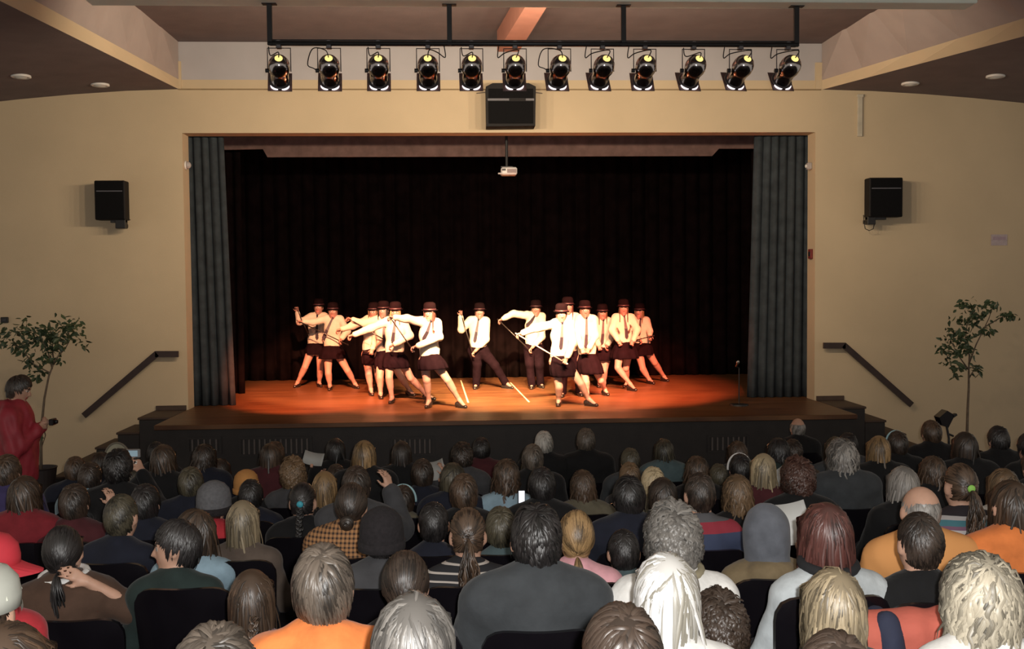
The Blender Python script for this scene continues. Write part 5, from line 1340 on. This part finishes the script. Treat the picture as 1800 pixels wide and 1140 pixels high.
def person(row, x, top_y, hair, hcol, top, col, desc, arms='lap', yaw=0, tail=None, tie=None, hat=None, band=None, dy=0.0, rz=None, wx=1.0, hv=None, mtop=None, hscale=1.0, grp=None, seat_on=True, lowseat=0.0, lean=0.0, seat_dx=0.0, scarf=None):
    Yr, zf = (ROW[row], ROWZ[row]) if row < 10 else (10.9 if row == 10 else 11.8, 0.0)
    Y = Yr+dy; p = at(x, top_y, Y+.01); h = p[2]-zf
    tops = [SHZ[i]+(.155+.128)*(1, .99, .97, .95)[i] for i in range(4)]
    ci = int(np.argmin([abs(h/t-1) for t in tops])); s = min(1.10, max(.88, h/tops[ci])); off = h-tops[ci]*s
    rr = rng.uniform(-.14, .14) if rz is None else rz
    lab = desc
    root = thing('person', lab, 'person', (p[0], Y, zf+off), rr, grp or 'audience seated in the hall')
    root.scale = (s*wx, s, s)
    if lean:                               # lean sideways about the seat, the head staying where it is
        root.location.x += math.sin(math.radians(lean))*h; root.rotation_euler = (0, math.radians(-lean), rr)
    b, t, tr, hc, hs = body_set(ci, arms, yaw, top)
    link('body', b, root)
    to = link({'coat': 'coat', 'hood': 'hooded_top', 'puff': 'jacket', 'collar': 'jacket', 'plain': 'sweater'}[top], t, root); set_mat(to, mtop or cloth(CLO[col]))
    link('trousers', tr, root)
    if scarf:
        for k_, m_ in enumerate(scarf):
            zz = hc[2]-.155*hs+.062-.028*k_; ra = .092+.012*k_; pts = [V(math.cos(t)*ra, -.012+math.sin(t)*ra*.92, zz+.012*math.sin(t)) for t in np.linspace(0, 2*math.pi, 25)]
            MB().tube(pts, .019, 8, False).build('scarf' if len(scarf) > 1 else 'collar', m_, root, smooth=True)
    if hat: hair = 'crop' if hair in ('short', 'messy', 'bob') else hair
    v = hv if hv is not None else int(rng.integers(0, 2))
    if hat == 'hood': head_hood(root, hc, cloth((.13, .14, .165)), hs)
    ho = add_hair(root, hc, hair, hcol, v, (hs*hscale/wx, hs*hscale, hs*hscale), (0, 0, math.radians(yaw)), tail, tie)
    if band: headband(ho, band)
    if hat == 'redcap': cap_hat(root, hc+V(0, 0, .02), math.radians(yaw), mat('cap_red', (.50, .03, .045), .8), mat('cap_red', 0), True, hs)
    if hat == 'greycap':
        hh = cap_hat(root, hc+V(0, 0, .02), math.radians(yaw), mat('cap_grey', (.42, .43, .38), .8), mat('cap_pipe', (.60, .62, .52), .8), True, hs)
        for k in range(3):
            a = k*math.pi/3+.5; MB().tube([V(math.cos(a)*q*.101, math.sin(a)*q*.113, .124*math.sqrt(max(0, 1-q*q))*.98+.003) for q in np.linspace(-.97, .97, 13)], .0035, 6).build('piping', mat('cap_pipe', 0), hh)
    if hat == 'black': beanie(root, hc, mat('beanie_black', (.016, .013, .015), .95, var=.25, scale=60, bump=.5), hs)
    if hat == 'grey': beanie(root, hc, mat('beanie_grey', (.13, .13, .14), .95, var=.15, scale=60, bump=.5), hs*1.05, .0, mat('beanie_black', 0))
    if hat == 'orange': beanie(root, hc, mat('beanie_orange', (.55, .26, .08), .9), hs)
    if seat_on:
        n = len(desc.split())
        seat(p[0]+math.sin(math.radians(lean))*h*.7+seat_dx, Y, zf-lowseat, 'black auditorium seat under the '+desc if n <= 11 else 'black auditorium seat under '+desc, rr*.2) if grp is None else seat(p[0], Y, zf, 'black auditorium seat of a dim spectator near the stage')
    return root, V(p[0], Y, zf+off), s, hc

P_ = person
STRIPE = stripes_mat('black_white_stripe', [(0, (.015, .015, .018)), (.76, (.45, .40, .36))], period=.032)
RAINBOW = stripes_mat('teal_white_mauve_bands', [(0, (.02, .015, .02)), (.30, (.20, .10, .16)), (.5, (.55, .52, .52)), (.65, (.20, .10, .16)), (.75, (.06, .18, .22)), (.9, (.4, .38, .38))], period=.19)
PLAID = plaid_mat('orange_black_plaid', (.42, .21, .09), (.035, .02, .015), .022)
ORWHITE = stripes_mat('orange_white_jacket', [(0, (.72, .33, .11)), (.30, (.72, .33, .11)), (.56, (.75, .70, .66)), (.635, (.72, .33, .11))], period=1.25)
REDSTR = stripes_mat('blue_grey_red_sweater', [(0, (.045, .06, .12)), (.72, (.30, .03, .05)), (.765, (.10, .10, .11))], period=1.25)
# nearest row
P_(0, 4, 1093, 'bob', 'brown', 'plain', 'brown', 'brown-haired spectator cut off in the bottom left corner', rz=0)
P_(0, 375, 1103, 'messy', 'ash', 'plain', 'navy', 'grey-brown tousled head at the bottom left of the orange shirt', rz=.1, hv=1)
P_(0, 726, 1038, 'shag', 'steel', 'plain', 'charcoal', 'silver-streaked bobbed head at the bottom next to the orange shirt', rz=0, hv=0)
P_(0, 1095, 1062, 'short', 'dark', 'plain', 'navy', 'glossy dark brown head at the bottom centre', rz=.05, hv=1)
P_(0, 1470, 1110, 'short', 'dark', 'plain', 'maroon', 'dark brown crown at the bottom below the blonde bob', rz=0, hv=1)
# second row
P_(1, 567, 955, 'short', 'ash', 'collar', 'orange', 'man with grey-brown short hair in a bright orange shirt', rz=.05, hv=0)
P_(1, 1172, 970, 'bob', 'white', 'plain', 'white', 'woman with white-blonde straight bob and white sweater', rz=-.02, hv=1)
P_(1, 1467, 996, 'shag', 'dkblond', 'plain', 'black', 'woman with streaky dark blond bob in a black top', rz=.05, hv=0)
P_(1, 1725, 972, 'bigcurl', 'curlyblond', 'plain', 'white', 'woman with big pale curly hair at the bottom right', rz=-.05, hv=0)
P_(1, -34, 1000, 'short', 'dark', 'plain', 'navy', 'spectator in a pale grey baseball cap at the left edge', hat='greycap', yaw=0, rz=.1)
P_(2, 1264, 1046, 'curly', 'dark', 'plain', 'black', 'child with dark curly hair beside the white-blonde woman', rz=0, dy=-.32, seat_on=False)
# third row
P_(2, -26, 942, 'short', 'brown', 'plain', 'red', 'child in a bright red baseball cap turned right', hat='redcap', yaw=-90, rz=0)
P_(2, 442, 998, 'long', 'brown', 'plain', 'mauve', 'girl with loose brown hair and a thin braid in mauve', tail='braid', rz=.1)
P_(2, 712, 968, 'lowtail', 'dark', 'plain', 'darkgrey', 'dark-haired child with a short low ponytail in dark grey', tail='short', rz=0, hv=0)
P_(2, 942, 888, 'messy', 'black', 'coat', 'charcoal', 'broad man with wavy black hair in a charcoal coat', rz=0, wx=1.08, hv=2)
P_(2, 1182, 890, 'curly', 'steel', 'collar', 'white', 'man with curly grey hair behind the white-blonde woman', rz=0, hv=1, scarf=(mat('tan_cloth', (.30, .26, .17), .9),))
P_(2, 1452, 880, 'shag', 'auburn', 'plain', 'ice', 'woman with auburn layered hair in a pale blue sweater', rz=.1, hv=1, lowseat=-.09, seat_dx=-.05, scarf=(mat('black_cloth', (.012, .012, .014), .9),))
P_(2, 1617, 897, 'crop', 'dark', 'plain', 'black', 'man with cropped dark hair in a black shirt', rz=0, hv=0, lowseat=-.06)
# fourth row
P_(3, 108, 922, 'lowtail', 'black', 'coat', 'brown', 'woman in a brown jacket with black ponytail, hand at her neck', arms='neck', tail='pony', rz=.08, hv=0, lean=4, lowseat=.10, seat_dx=.06, scarf=(WHT, mat('violet_cloth', (.03, .02, .07), .9), WHT))
P_(3, 308, 912, 'short', 'black', 'plain', 'green', 'boy seen in profile facing left in a black top', yaw=90, rz=0, hv=1, lean=1, lowseat=-.02, seat_dx=.07)
P_(3, 670, 893, 'crop', 'black', 'plain', 'darkgrey', 'spectator in a round black knitted hat', hat='black', rz=0)
P_(3, 822, 893, 'tail', 'brown', 'plain', 'black', 'girl with long wavy ponytail and black and white striped top', tail='longpony', mtop=STRIPE, rz=0, hv=1)
P_(3, 1012, 897, 'lowtail', 'honey', 'plain', 'pink', 'girl with smooth honey-blond ponytail in a pink top', tail='pony', rz=-.05, hv=2)
P_(3, 1096, 928, 'crop', 'black', 'collar', 'teal', 'small child with short black hair beside the pink top', rz=0, dy=.15, seat_on=False)
P_(3, 1345, 893, 'short', 'dark', 'hood', 'tan', 'spectator with a grey hood pulled up over the head', hat='hood', rz=0)
P_(3, 1780, 843, 'bob', 'brown', 'coat', 'orange', 'person in a pale orange coat at the right edge', rz=0, wx=1.1)
P_(3, 1618, 850, 'bald', 'grey', 'coat', 'apricot', 'balding man in an orange and white jacket', mtop=ORWHITE, rz=0, wx=1.1)
P_(4, 617, 848, 'lowtail', 'dark', 'coat', 'orange', 'woman in an orange and black plaid jacket with a bun', tail='bun', tie=WHT, mtop=PLAID, rz=-.1)
# fifth row
P_(4, 762, 880, 'crop', 'black', 'plain', 'navy', 'boy with neat black hair and visible ears in navy', rz=0, hv=1)
P_(4, 880, 890, 'short', 'olive', 'plain', 'teal', 'person with straight dark hair in a grey-teal top', rz=0)
P_(4, 426, 877, 'long', 'dkblond', 'plain', 'taupe', 'girl with long straight ash-blond hair in a brown top', rz=0, hv=1)
P_(5, 532, 848, 'tail', 'black', 'collar', 'black', 'girl with black braid and teal hair tie in black and red', tail='braid', tie=TEAL, rz=0)
P_(5, 130, 850, 'short', 'dark', 'coat', 'maroon', 'dark-haired person in a dark red jacket on the left', rz=0, arms='rup')
P_(4, 212, 866, 'crop', 'olive', 'plain', 'navy', 'boy with fair crew cut in a navy shirt', rz=-.15)
P_(5, 952, 820, 'short', 'black', 'coat', 'black', 'man in black with short black hair lit by a phone', rz=0, hv=0)
P_(4, 1105, 835, 'short', 'black', 'coat', 'navy', 'dark-haired person in a dark navy coat at centre right', rz=0, hv=2)
P_(4, 1230, 828, 'crop', 'dark', 'plain', 'blue', 'boy with short hair in a blue sweater with red stripe', mtop=REDSTR, rz=0)
P_(5, 1296, 833, 'wavy', 'ltbrown', 'plain', 'black', 'woman with long wavy light brown hair beside the blue sweater', rz=0, hv=0)
P_(4, 342, 893, 'bob', 'brown', 'plain', 'ltblue', 'child with brown bob turned left behind the profile boy', yaw=60, rz=0, dy=-.2, seat_on=False)
P_(4, 1688, 815, 'tail', 'brown', 'plain', 'purple', 'girl with lime hair tie and banded sweater', tail='longpony', tie=LIME, mtop=RAINBOW, rz=0)
# sixth row
P_(5, 375, 848, 'bob', 'dark', 'plain', 'red', 'person in a grey knitted hat and red top', hat='grey', rz=0)
P_(5, 42, 835, 'bob', 'brown', 'coat', 'darkred', 'woman with brown bob in a red coat far left', rz=0)
P_(5, 1588, 818, 'bob', 'grey', 'coat', 'black', 'person with straight grey-brown bob behind the orange jacket', rz=0, hv=2)
P_(5, 1402, 808, 'curly', 'russet', 'coat', 'black', 'person with wide dark reddish curls right of centre', rz=0)
P_(6, 1024, 825, 'wavy', 'brown', 'coat', 'olive', 'person with brown hair in an olive coat', rz=0)
P_(5, 626, 818, 'short', 'dark', 'coat', 'darkgrey', 'dark-haired spectator raising one hand above the plaid jacket', arms='rup', rz=0)
P_(6, 708, 852, 'short', 'dark', 'coat', 'olive', 'spectator with pale blue headband in an olive jacket', band=mat('ice_band', (.35, .55, .6), .6), rz=0)
P_(5, 1765, 822, 'bob', 'ltbrown', 'collar', 'white', 'girl with light brown hair and white collar on the right', rz=0)
P_(5, 815, 832, 'short', 'brown', 'coat', 'black', 'brown-haired spectator left of the lit phone', rz=0)
P_(6, 441, 842, 'short', 'black', 'coat', 'navy', 'black-haired spectator in front of the orange hat', rz=0)
P_(6, 335, 820, 'short', 'olive', 'coat', 'navy', 'person with short olive-grey hair on the left', rz=0)
P_(5, 255, 850, 'short', 'black', 'coat', 'navy', 'spectator in black beside the fair crew cut', rz=0)
P_(5, 1165, 838, 'bob', 'dark', 'coat', 'charcoal', 'dark bobbed spectator left of the blue sweater', rz=0)
# seventh row
P_(7, 1107, 812, 'short', 'ltbrown', 'plain', 'darkgrey', 'light-haired head above the dark navy coat', rz=0)
P_(6, 1148, 820, 'short', 'blond', 'plain', 'olive', 'fair-haired child right of the dark navy coat', rz=0)
P_(7, 158, 812, 'short', 'dark', 'coat', 'ltblue', 'dark-haired person in pale blue near the left wall', rz=0)
CAMA = P_(6, 207, 790, 'messy', 'black', 'plain', 'black', 'dark-haired spectator holding up a camera with both hands', arms='up', rz=0)
P_(6, 570, 826, 'long', 'honey', 'plain', 'black', 'girl with long light brown hair above the teal hair tie', rz=0)
P_(7, 515, 806, 'curly', 'ltbrown', 'plain', 'darkgrey', 'person with light brown curls left of centre', rz=0)
P_(6, 796, 812, 'bob', 'olive', 'coat', 'navy', 'person with olive-brown bob left of centre', rz=0)
P_(6, 1342, 795, 'long', 'blond', 'plain', 'maroon', 'girl with long straight blonde hair right of centre', rz=0)
P_(7, 1301, 797, 'short', 'black', 'plain', 'charcoal', 'dark-haired child with a white headband', band=WHT, rz=0)
P_(6, 1482, 772, 'bigcurl', 'grey', 'coat', 'charcoal', 'person with large frizzy grey hair on the right', rz=0)
SUIT = P_(7, 742, 806, 'short', 'dark', 'coat', 'navy', 'man in a dark suit raising his right hand', arms='rup', rz=0)
P_(7, 432, 826, 'short', 'dark', 'coat', 'black', 'spectator wearing an orange knitted hat', hat='orange', rz=0)
P_(6, 890, 805, 'wavy', 'brown', 'plain', 'ltblue', 'spectator with brown waves in pale blue left of the phone', rz=0)
P_(6, 12, 798, 'short', 'brown', 'coat', 'purple', 'brown-haired person in purple below the man in red', rz=0)
P_(7, 1225, 800, 'wavy', 'brown', 'coat', 'black', 'brown wavy head above the blue sweater', rz=0)
P_(6, 1640, 800, 'wavy', 'brown', 'coat', 'black', 'brown wavy head left of the lime hair tie', rz=0)
# eighth to tenth rows
P_(7, 936, 780, 'short', 'ash', 'coat', 'black', 'grey-brown head above the man lit by a phone', rz=0)
P_(7, 286, 780, 'bob', 'brown', 'coat', 'black', 'brown bobbed head below the left steps', rz=0)
P_(7, 640, 772, 'long', 'honey', 'coat', 'black', 'long fair hair in front of the stage left of centre', rz=0)
P_(7, 1545, 764, 'long', 'honey', 'coat', 'black', 'long blond-brown hair in front of the right steps', rz=0)
P_(8, 1577, 757, 'short', 'dark', 'coat', 'black', 'dark head with pale headband near the right steps', band=mat('ice_band', 0), rz=0)
P_(7, 1697, 758, 'bob', 'dark', 'coat', 'black', 'dark head right below the right tree', rz=0)
P_(8, 1108, 787, 'short', 'olive', 'coat', 'charcoal', 'olive-haired spectator in charcoal right of centre', rz=0)
P_(9, 1637, 738, 'short', 'brown', 'coat', 'black', 'tall brown-haired head beside the music stand', rz=0)
P_(8, 1755, 748, 'short', 'black', 'coat', 'black', 'black-haired head right of the right tree', rz=0)
P_(9, 956, 757, 'short', 'silver', 'coat', 'black', 'grey head in the front row near centre', rz=0)
P_(9, 1030, 752, 'short', 'ash', 'coat', 'black', 'fair head in the front row right of the grey one', rz=0)
P_(9, 846, 768, 'short', 'black', 'coat', 'maroon', 'black-haired head with pink collar in the front row', rz=0)
P_(9, 1167, 770, 'bob', 'olive', 'coat', 'teal', 'olive bobbed head in the front row in teal', rz=0)
P_(10, 1402, 733, 'bald', 'grey', 'coat', 'black', 'bald pinkish head closest to the stage on the right', rz=0)
# the dim rows nearest the stage that nothing tells apart
named = [(o.location.x, o.location.y, o['label']) for o in COL.objects if o.name.startswith('person') and o['group'] == 'audience seated in the hall']
STY = dict(short='short-haired', bob='bobbed', wavy='wavy-haired', messy='tousled', long='long-haired', crop='crop-haired'); used_lab = set()
for row in (5, 6, 7, 8, 9):
    Yr = ROW[row]; xl = at(-30, 790, Yr)[0]; xr = at(1830, 790, Yr)[0]; x = xl+.2+.27*(row % 2)
    while x < xr:
        xx = x+rng.uniform(-.05, .05)
        if all(abs(xx-tx) > .44 or abs(Yr-ty) > .4 for tx, ty, _ in named) and not (row >= 8 and xx < at(110, 790, Yr)[0]):
            hz = ROWZ[row]+rng.choice([1.24, 1.18, 1.1, 1.02, 1.27]); q = V(xx, Yr, hz)-CAM
            pxx = 900+F_PX*(q@CR)/(q@CF); pyy = 570-F_PX*(q@CU)/(q@CF)
            st = ['short', 'bob', 'wavy', 'messy', 'long', 'crop'][int(rng.integers(0, 6))]; hcx = ['black', 'dark', 'dark', 'brown', 'black', 'olive'][int(rng.integers(0, 6))]
            cc = ['black', 'navy', 'charcoal', 'maroon', 'darkgrey', 'black', 'green'][int(rng.integers(0, 7))]
            lab = 'dim dark-haired spectator in the rows nearest the stage'
            for tx, ty, tl in sorted(named, key=lambda t: (t[0]-xx)**2*1.0+(t[1]-Yr)**2):
                dxn, dyn = xx-tx, Yr-ty
                rel = 'just right of the' if dxn > .25 else ('just left of the' if dxn < -.25 else ('just beyond the' if dyn > 0 else 'just before the'))
                cand = 'dim %s %s %s' % (STY[st], rel if True else '', tl)
                cand = 'dim %s head %s %s' % (STY[st], rel, tl)
                if len(cand.split()) <= 16 and cand not in used_lab: lab = cand; break
            used_lab.add(lab)
            P_(row, pxx, pyy, st, hcx, 'coat', cc, lab, grp='dim spectators nearest the stage')
        x += .54

# ------------------------------------------------------------------ things held or left in the audience
r = thing('mobile_phone', 'small glowing phone screen beside the man in black', 'phone', at(917, 873, ROW[5]+.18))
MB().box(-.022, .022, 0, .012, -.045, .045, .004).build('case', M_BLACK, r); MB().box(-.018, .018, -.002, .001, -.038, .038).build('screen', mat('phone_screen', (.8, .82, 1), .3, emit=(.85, .88, 1), estr=1.5, var=.02), r)
_, po, ps, ph_ = CAMA
r = thing('compact_camera', 'small silver camera held up by a spectator on the left', 'camera', po+V(0, .33, 0)+V(0, 0, 1)*(ph_[2]*ps+.05))
MB().box(-.05, .05, -.012, .012, -.03, .03, .006).build('body', mat('cam_silver', (.4, .42, .45), .3, .6), r)
MB().box(-.034, .034, -.0145, -.010, -.02, .022, .002).build('screen', mat('cam_screen', (.25, .35, .4), .2, emit=(.35, .5, .6), estr=.25), r)
MB().lathe([(.02, 0), (.018, .02), (.0, .02)], 16, (V(0, .012, 0), V(1, 0, 0), V(0, 0, -1), V(0, 1, 0))).build('lens', M_BLACK, r, smooth=True)
def sheet(px, py, Y, w, h, tilt, label, col=(.62, .63, .62)):
    p = at(px, py, Y); r = link('paper_sheet', None, None, p, (math.radians(-35), 0, math.radians(tilt))); r.rotation_euler = (math.radians(-30), math.radians(tilt), 0)
    tag(r, label, 'paper', 'programme sheets in the audience')
    vs = []; n = 8
    for s_ in (0, .0015):
        for i in range(n+1):
            u_ = i/n-.5; vs += [(u_*w, -.03*(u_*2)**2+s_, -h/2), (u_*w, -.03*(u_*2)**2+s_+.01, h/2)]
    K = 2*(n+1); fs = []
    for i in range(n): a_ = 2*i; fs += [(a_, a_+2, a_+3, a_+1), (K+a_, K+a_+1, K+a_+3, K+a_+2), (a_, K+a_, K+a_+2, a_+2), (a_+1, a_+3, K+a_+3, K+a_+1)]
    fs += [(0, 1, K+1, K), (2*n, K+2*n, K+2*n+1, 2*n+1)]
    MB().add(vs, fs).build('page', mat('paper_%g' % col[0], col, .8, var=.04), r, smooth=True)
    MB().box(-.012, .012, -.012, .012, -h/2-.02, -h/2+.01, .004).build('held_corner', SKIN, r)
def holder(px, py, row, w, h, tilt, label, col, side, hair, hcol, ccol, desc):
    """a spectator whose raised hand carries the sheet seen at the pixel"""
    Yr = ROW[row]; hand = at(px, py, Yr+.16); s_ = -1 if side == 'rup' else 1
    q = V(hand[0]+s_*.21, Yr, max(hand[2]-.02, ROWZ[row]+1.02))-CAM
    P_(row, 900+F_PX*(q@CR)/(q@CF), 570-F_PX*(q@CU)/(q@CF), hair, hcol, 'plain', ccol, desc, arms=side, rz=0)
    sheet(px, py, Yr+.20, w, h, tilt, label, col)
holder(551, 806, 8, .17, .12, 12, 'pale programme sheet held up before the stage left of centre', (.42, .42, .40), 'lup', 'short', 'dark', 'black', 'dark head holding up a pale sheet left of centre')
_, po, ps, ph_ = SUIT
sheet(769, 826, ROW[7]+.17, .12, .16, -15, 'pale blue sheet held by the man in a dark suit', (.42, .52, .58))
holder(1371, 838, 7, .13, .13, -30, 'white programme held right of centre beside the blonde hair', (.62, .63, .62), 'lup', 'short', 'dark', 'black', 'dark head holding a white programme right of centre')
sheet(1392, 920, ROW[3]+.28, .16, .20, -8, 'white programme held next to the auburn-haired woman')

# jacket hung over an empty seat
px_ = at(1594, 1090, ROW[2]-.27)
r = thing('draped_jacket', 'coral and navy jacket hung on the seat back of the man in black', 'jacket', (px_[0], ROW[2]-.035, ROWZ[2]-.02))
jk = [cap((-.17, -.24, .87), (.17, -.24, .87), .05, .05, .04), cap((-.15, -.275, .55), (-.16, -.27, .86), .05, .05, .06), cap((.15, -.275, .55), (.16, -.27, .86), .05, .05, .06), cap((0, -.275, .55), (0, -.28, .86), .05, .055, .06), cap((-.08, -.275, .55), (-.08, -.28, .86), .05, .055, .06), cap((.08, -.275, .55), (.08, -.28, .86), .05, .055, .06)]
link('shell', sdf_mesh(jk, .012, name='shell', mats=[mat('coral_cloth', (.55, .13, .09), .85, bump=.4, bscale=18)], ripple=.005, seed=4), r)
jk = [cap((-.06, -.335, .52), (-.09, -.315, .86), .052, .048, .03), cap((-.09, -.30, .90), (-.10, -.18, .88), .042, .04, .03)]
link('sleeve', sdf_mesh(jk, .012, name='sleeve', mats=[mat('navy_cloth', (.025, .03, .06), .85, bump=.4, bscale=18)], ripple=.004, seed=5), r)

# ------------------------------------------------------------------ man in the red jacket standing by the left wall
def red_man():
    Y = 9.75; top = at(30, 657, Y); o = V(at(28, 700, Y)[0], Y, 0); H = top[2]; k = H/1.80
    f = nrm(V(1, .18, 0)); sd = nrm(np.cross(f, [0, 0, 1]))            # he faces right towards his hands
    P = lambda fw, s_, z: f*fw*k+sd*s_*k+V(0, 0, z*k)
    root = thing('person', 'man in a red hooded jacket standing at the left looking at his camera', 'person', o)
    hc = P(.03, 0, 1.665); B = basis(f+V(0, 0, -.38)); 
    torso = [cap(P(0, 0, .98), P(-.01, 0, 1.22), .15*k, .155*k, .05, (f, 1.2)), cap(P(-.01, 0, 1.2), P(-.02, 0, 1.40), .155*k, .15*k, .05, (f, 1.15)), cap(P(-.02, -.17, 1.43), P(-.02, .17, 1.43), .06*k, .06*k, .05)]
    arms = []; hands = []; sl = []
    for i, s_ in enumerate((-1, 1)):
        S_, E_, W_ = P(-.02, s_*.20, 1.42), P(.03, s_*.23, 1.15), P(.20, s_*.06, 1.32)
        arms += limb(S_, E_, .052*k, .044*k)+limb(E_, W_, .043*k, .03*k); hands += hand_prims(W_, nrm(W_-E_), V(0, 0, 1)*.4-sd*s_, 1.0, .55, -s_)
        sl += [cap(S_, E_, .085*k, .075*k, .03), cap(E_, W_+(E_-W_)*.12, .074*k, .058*k, .03)]
    legs = []
    for s_ in (-1, 1): legs += [cap(P(0, s_*.09, .92), P(.02, s_*.10, .50), .09*k, .062*k, .03), cap(P(.02, s_*.10, .50), P(0, s_*.10, .09), .06*k, .04*k, .02), cap(P(-.02, s_*.10, .045), P(.16, s_*.11, .035), .04*k, .033*k, .02)]
    bd = head_prims(hc, B, k)+[cap(P(-.03, 0, 1.45), hc+B[2]*-.07-B[1]*.015, .058*k, .054*k, .03)]+torso+arms+legs+hands
    link('body', sdf_mesh(bd, .011, name='body', mats=[SKIN, LIP, EYE, EYEW, BROW], fmat=face_tag(hc, B, k)), root)
    jk = inflate(torso, .045)+sl+[cap(P(0, 0, .88), P(-.01, 0, 1.1), .19*k, .195*k, .05, (f, 1.15)), cap(P(-.11, -.06, 1.50), P(-.11, .06, 1.50), .06*k, .06*k, .04), cap(P(-.02, -.08, 1.50), P(-.02, .08, 1.50), .06, .06, .03), cap(P(-.14, 0, 1.46), P(-.17, 0, 1.36), .07, .04, .04)]
    red = mat('red_shell', (.34, .028, .045), .6, var=.15, bump=.5, bscale=14)
    j = link('jacket', sdf_mesh(jk, .013, cuts=[(V(0, 0, .84*k), V(0, 0, -1))], name='jacket', mats=[red], ripple=.005, seed=8), root)
    pn = [cap(P(.02, .215, 1.37), P(-.10, .205, 1.385), .055, .05, .03, (sd, 1.6))]
    link('shoulder_panel', sdf_mesh(pn, .012, name='shoulder_panel', mats=[mat('dark_panel', (.05, .02, .025), .8)]), j)
    tr = inflate(legs, .02); link('trousers', sdf_mesh(tr, .014, cuts=[(V(0, 0, .004), V(0, 0, -1))], name='trousers', mats=[mat('dark_trousers', 0)], ripple=.002), root)
    R3 = Matrix((tuple(B[0]), tuple(B[1]), tuple(B[2]))).transposed()
    h = link('hair', hair_mesh('short', 1), root, hc, R3.to_euler(), k*1.02); set_mat(h, hair_mat(HC['dark']))
    c = thing('compact_camera', 'small camera in the hands of the man in red', 'camera', o+P(.30, 0, 1.36))
    MB().box(-.02, .02, -.05, .05, -.03, .03, .006).build('body', M_BLACKP, c); MB().box(-.023, -.018, -.03, .03, -.018, .02, .002).build('screen', mat('cam_screen', 0), c)
    MB().lathe([(.02, 0), (.018, .025), (0, .025)], 16, (V(.02, 0, 0), V(0, 1, 0), V(0, 0, 1), V(1, 0, 0))).build('lens', M_BLACK, c, smooth=True)
red_man()
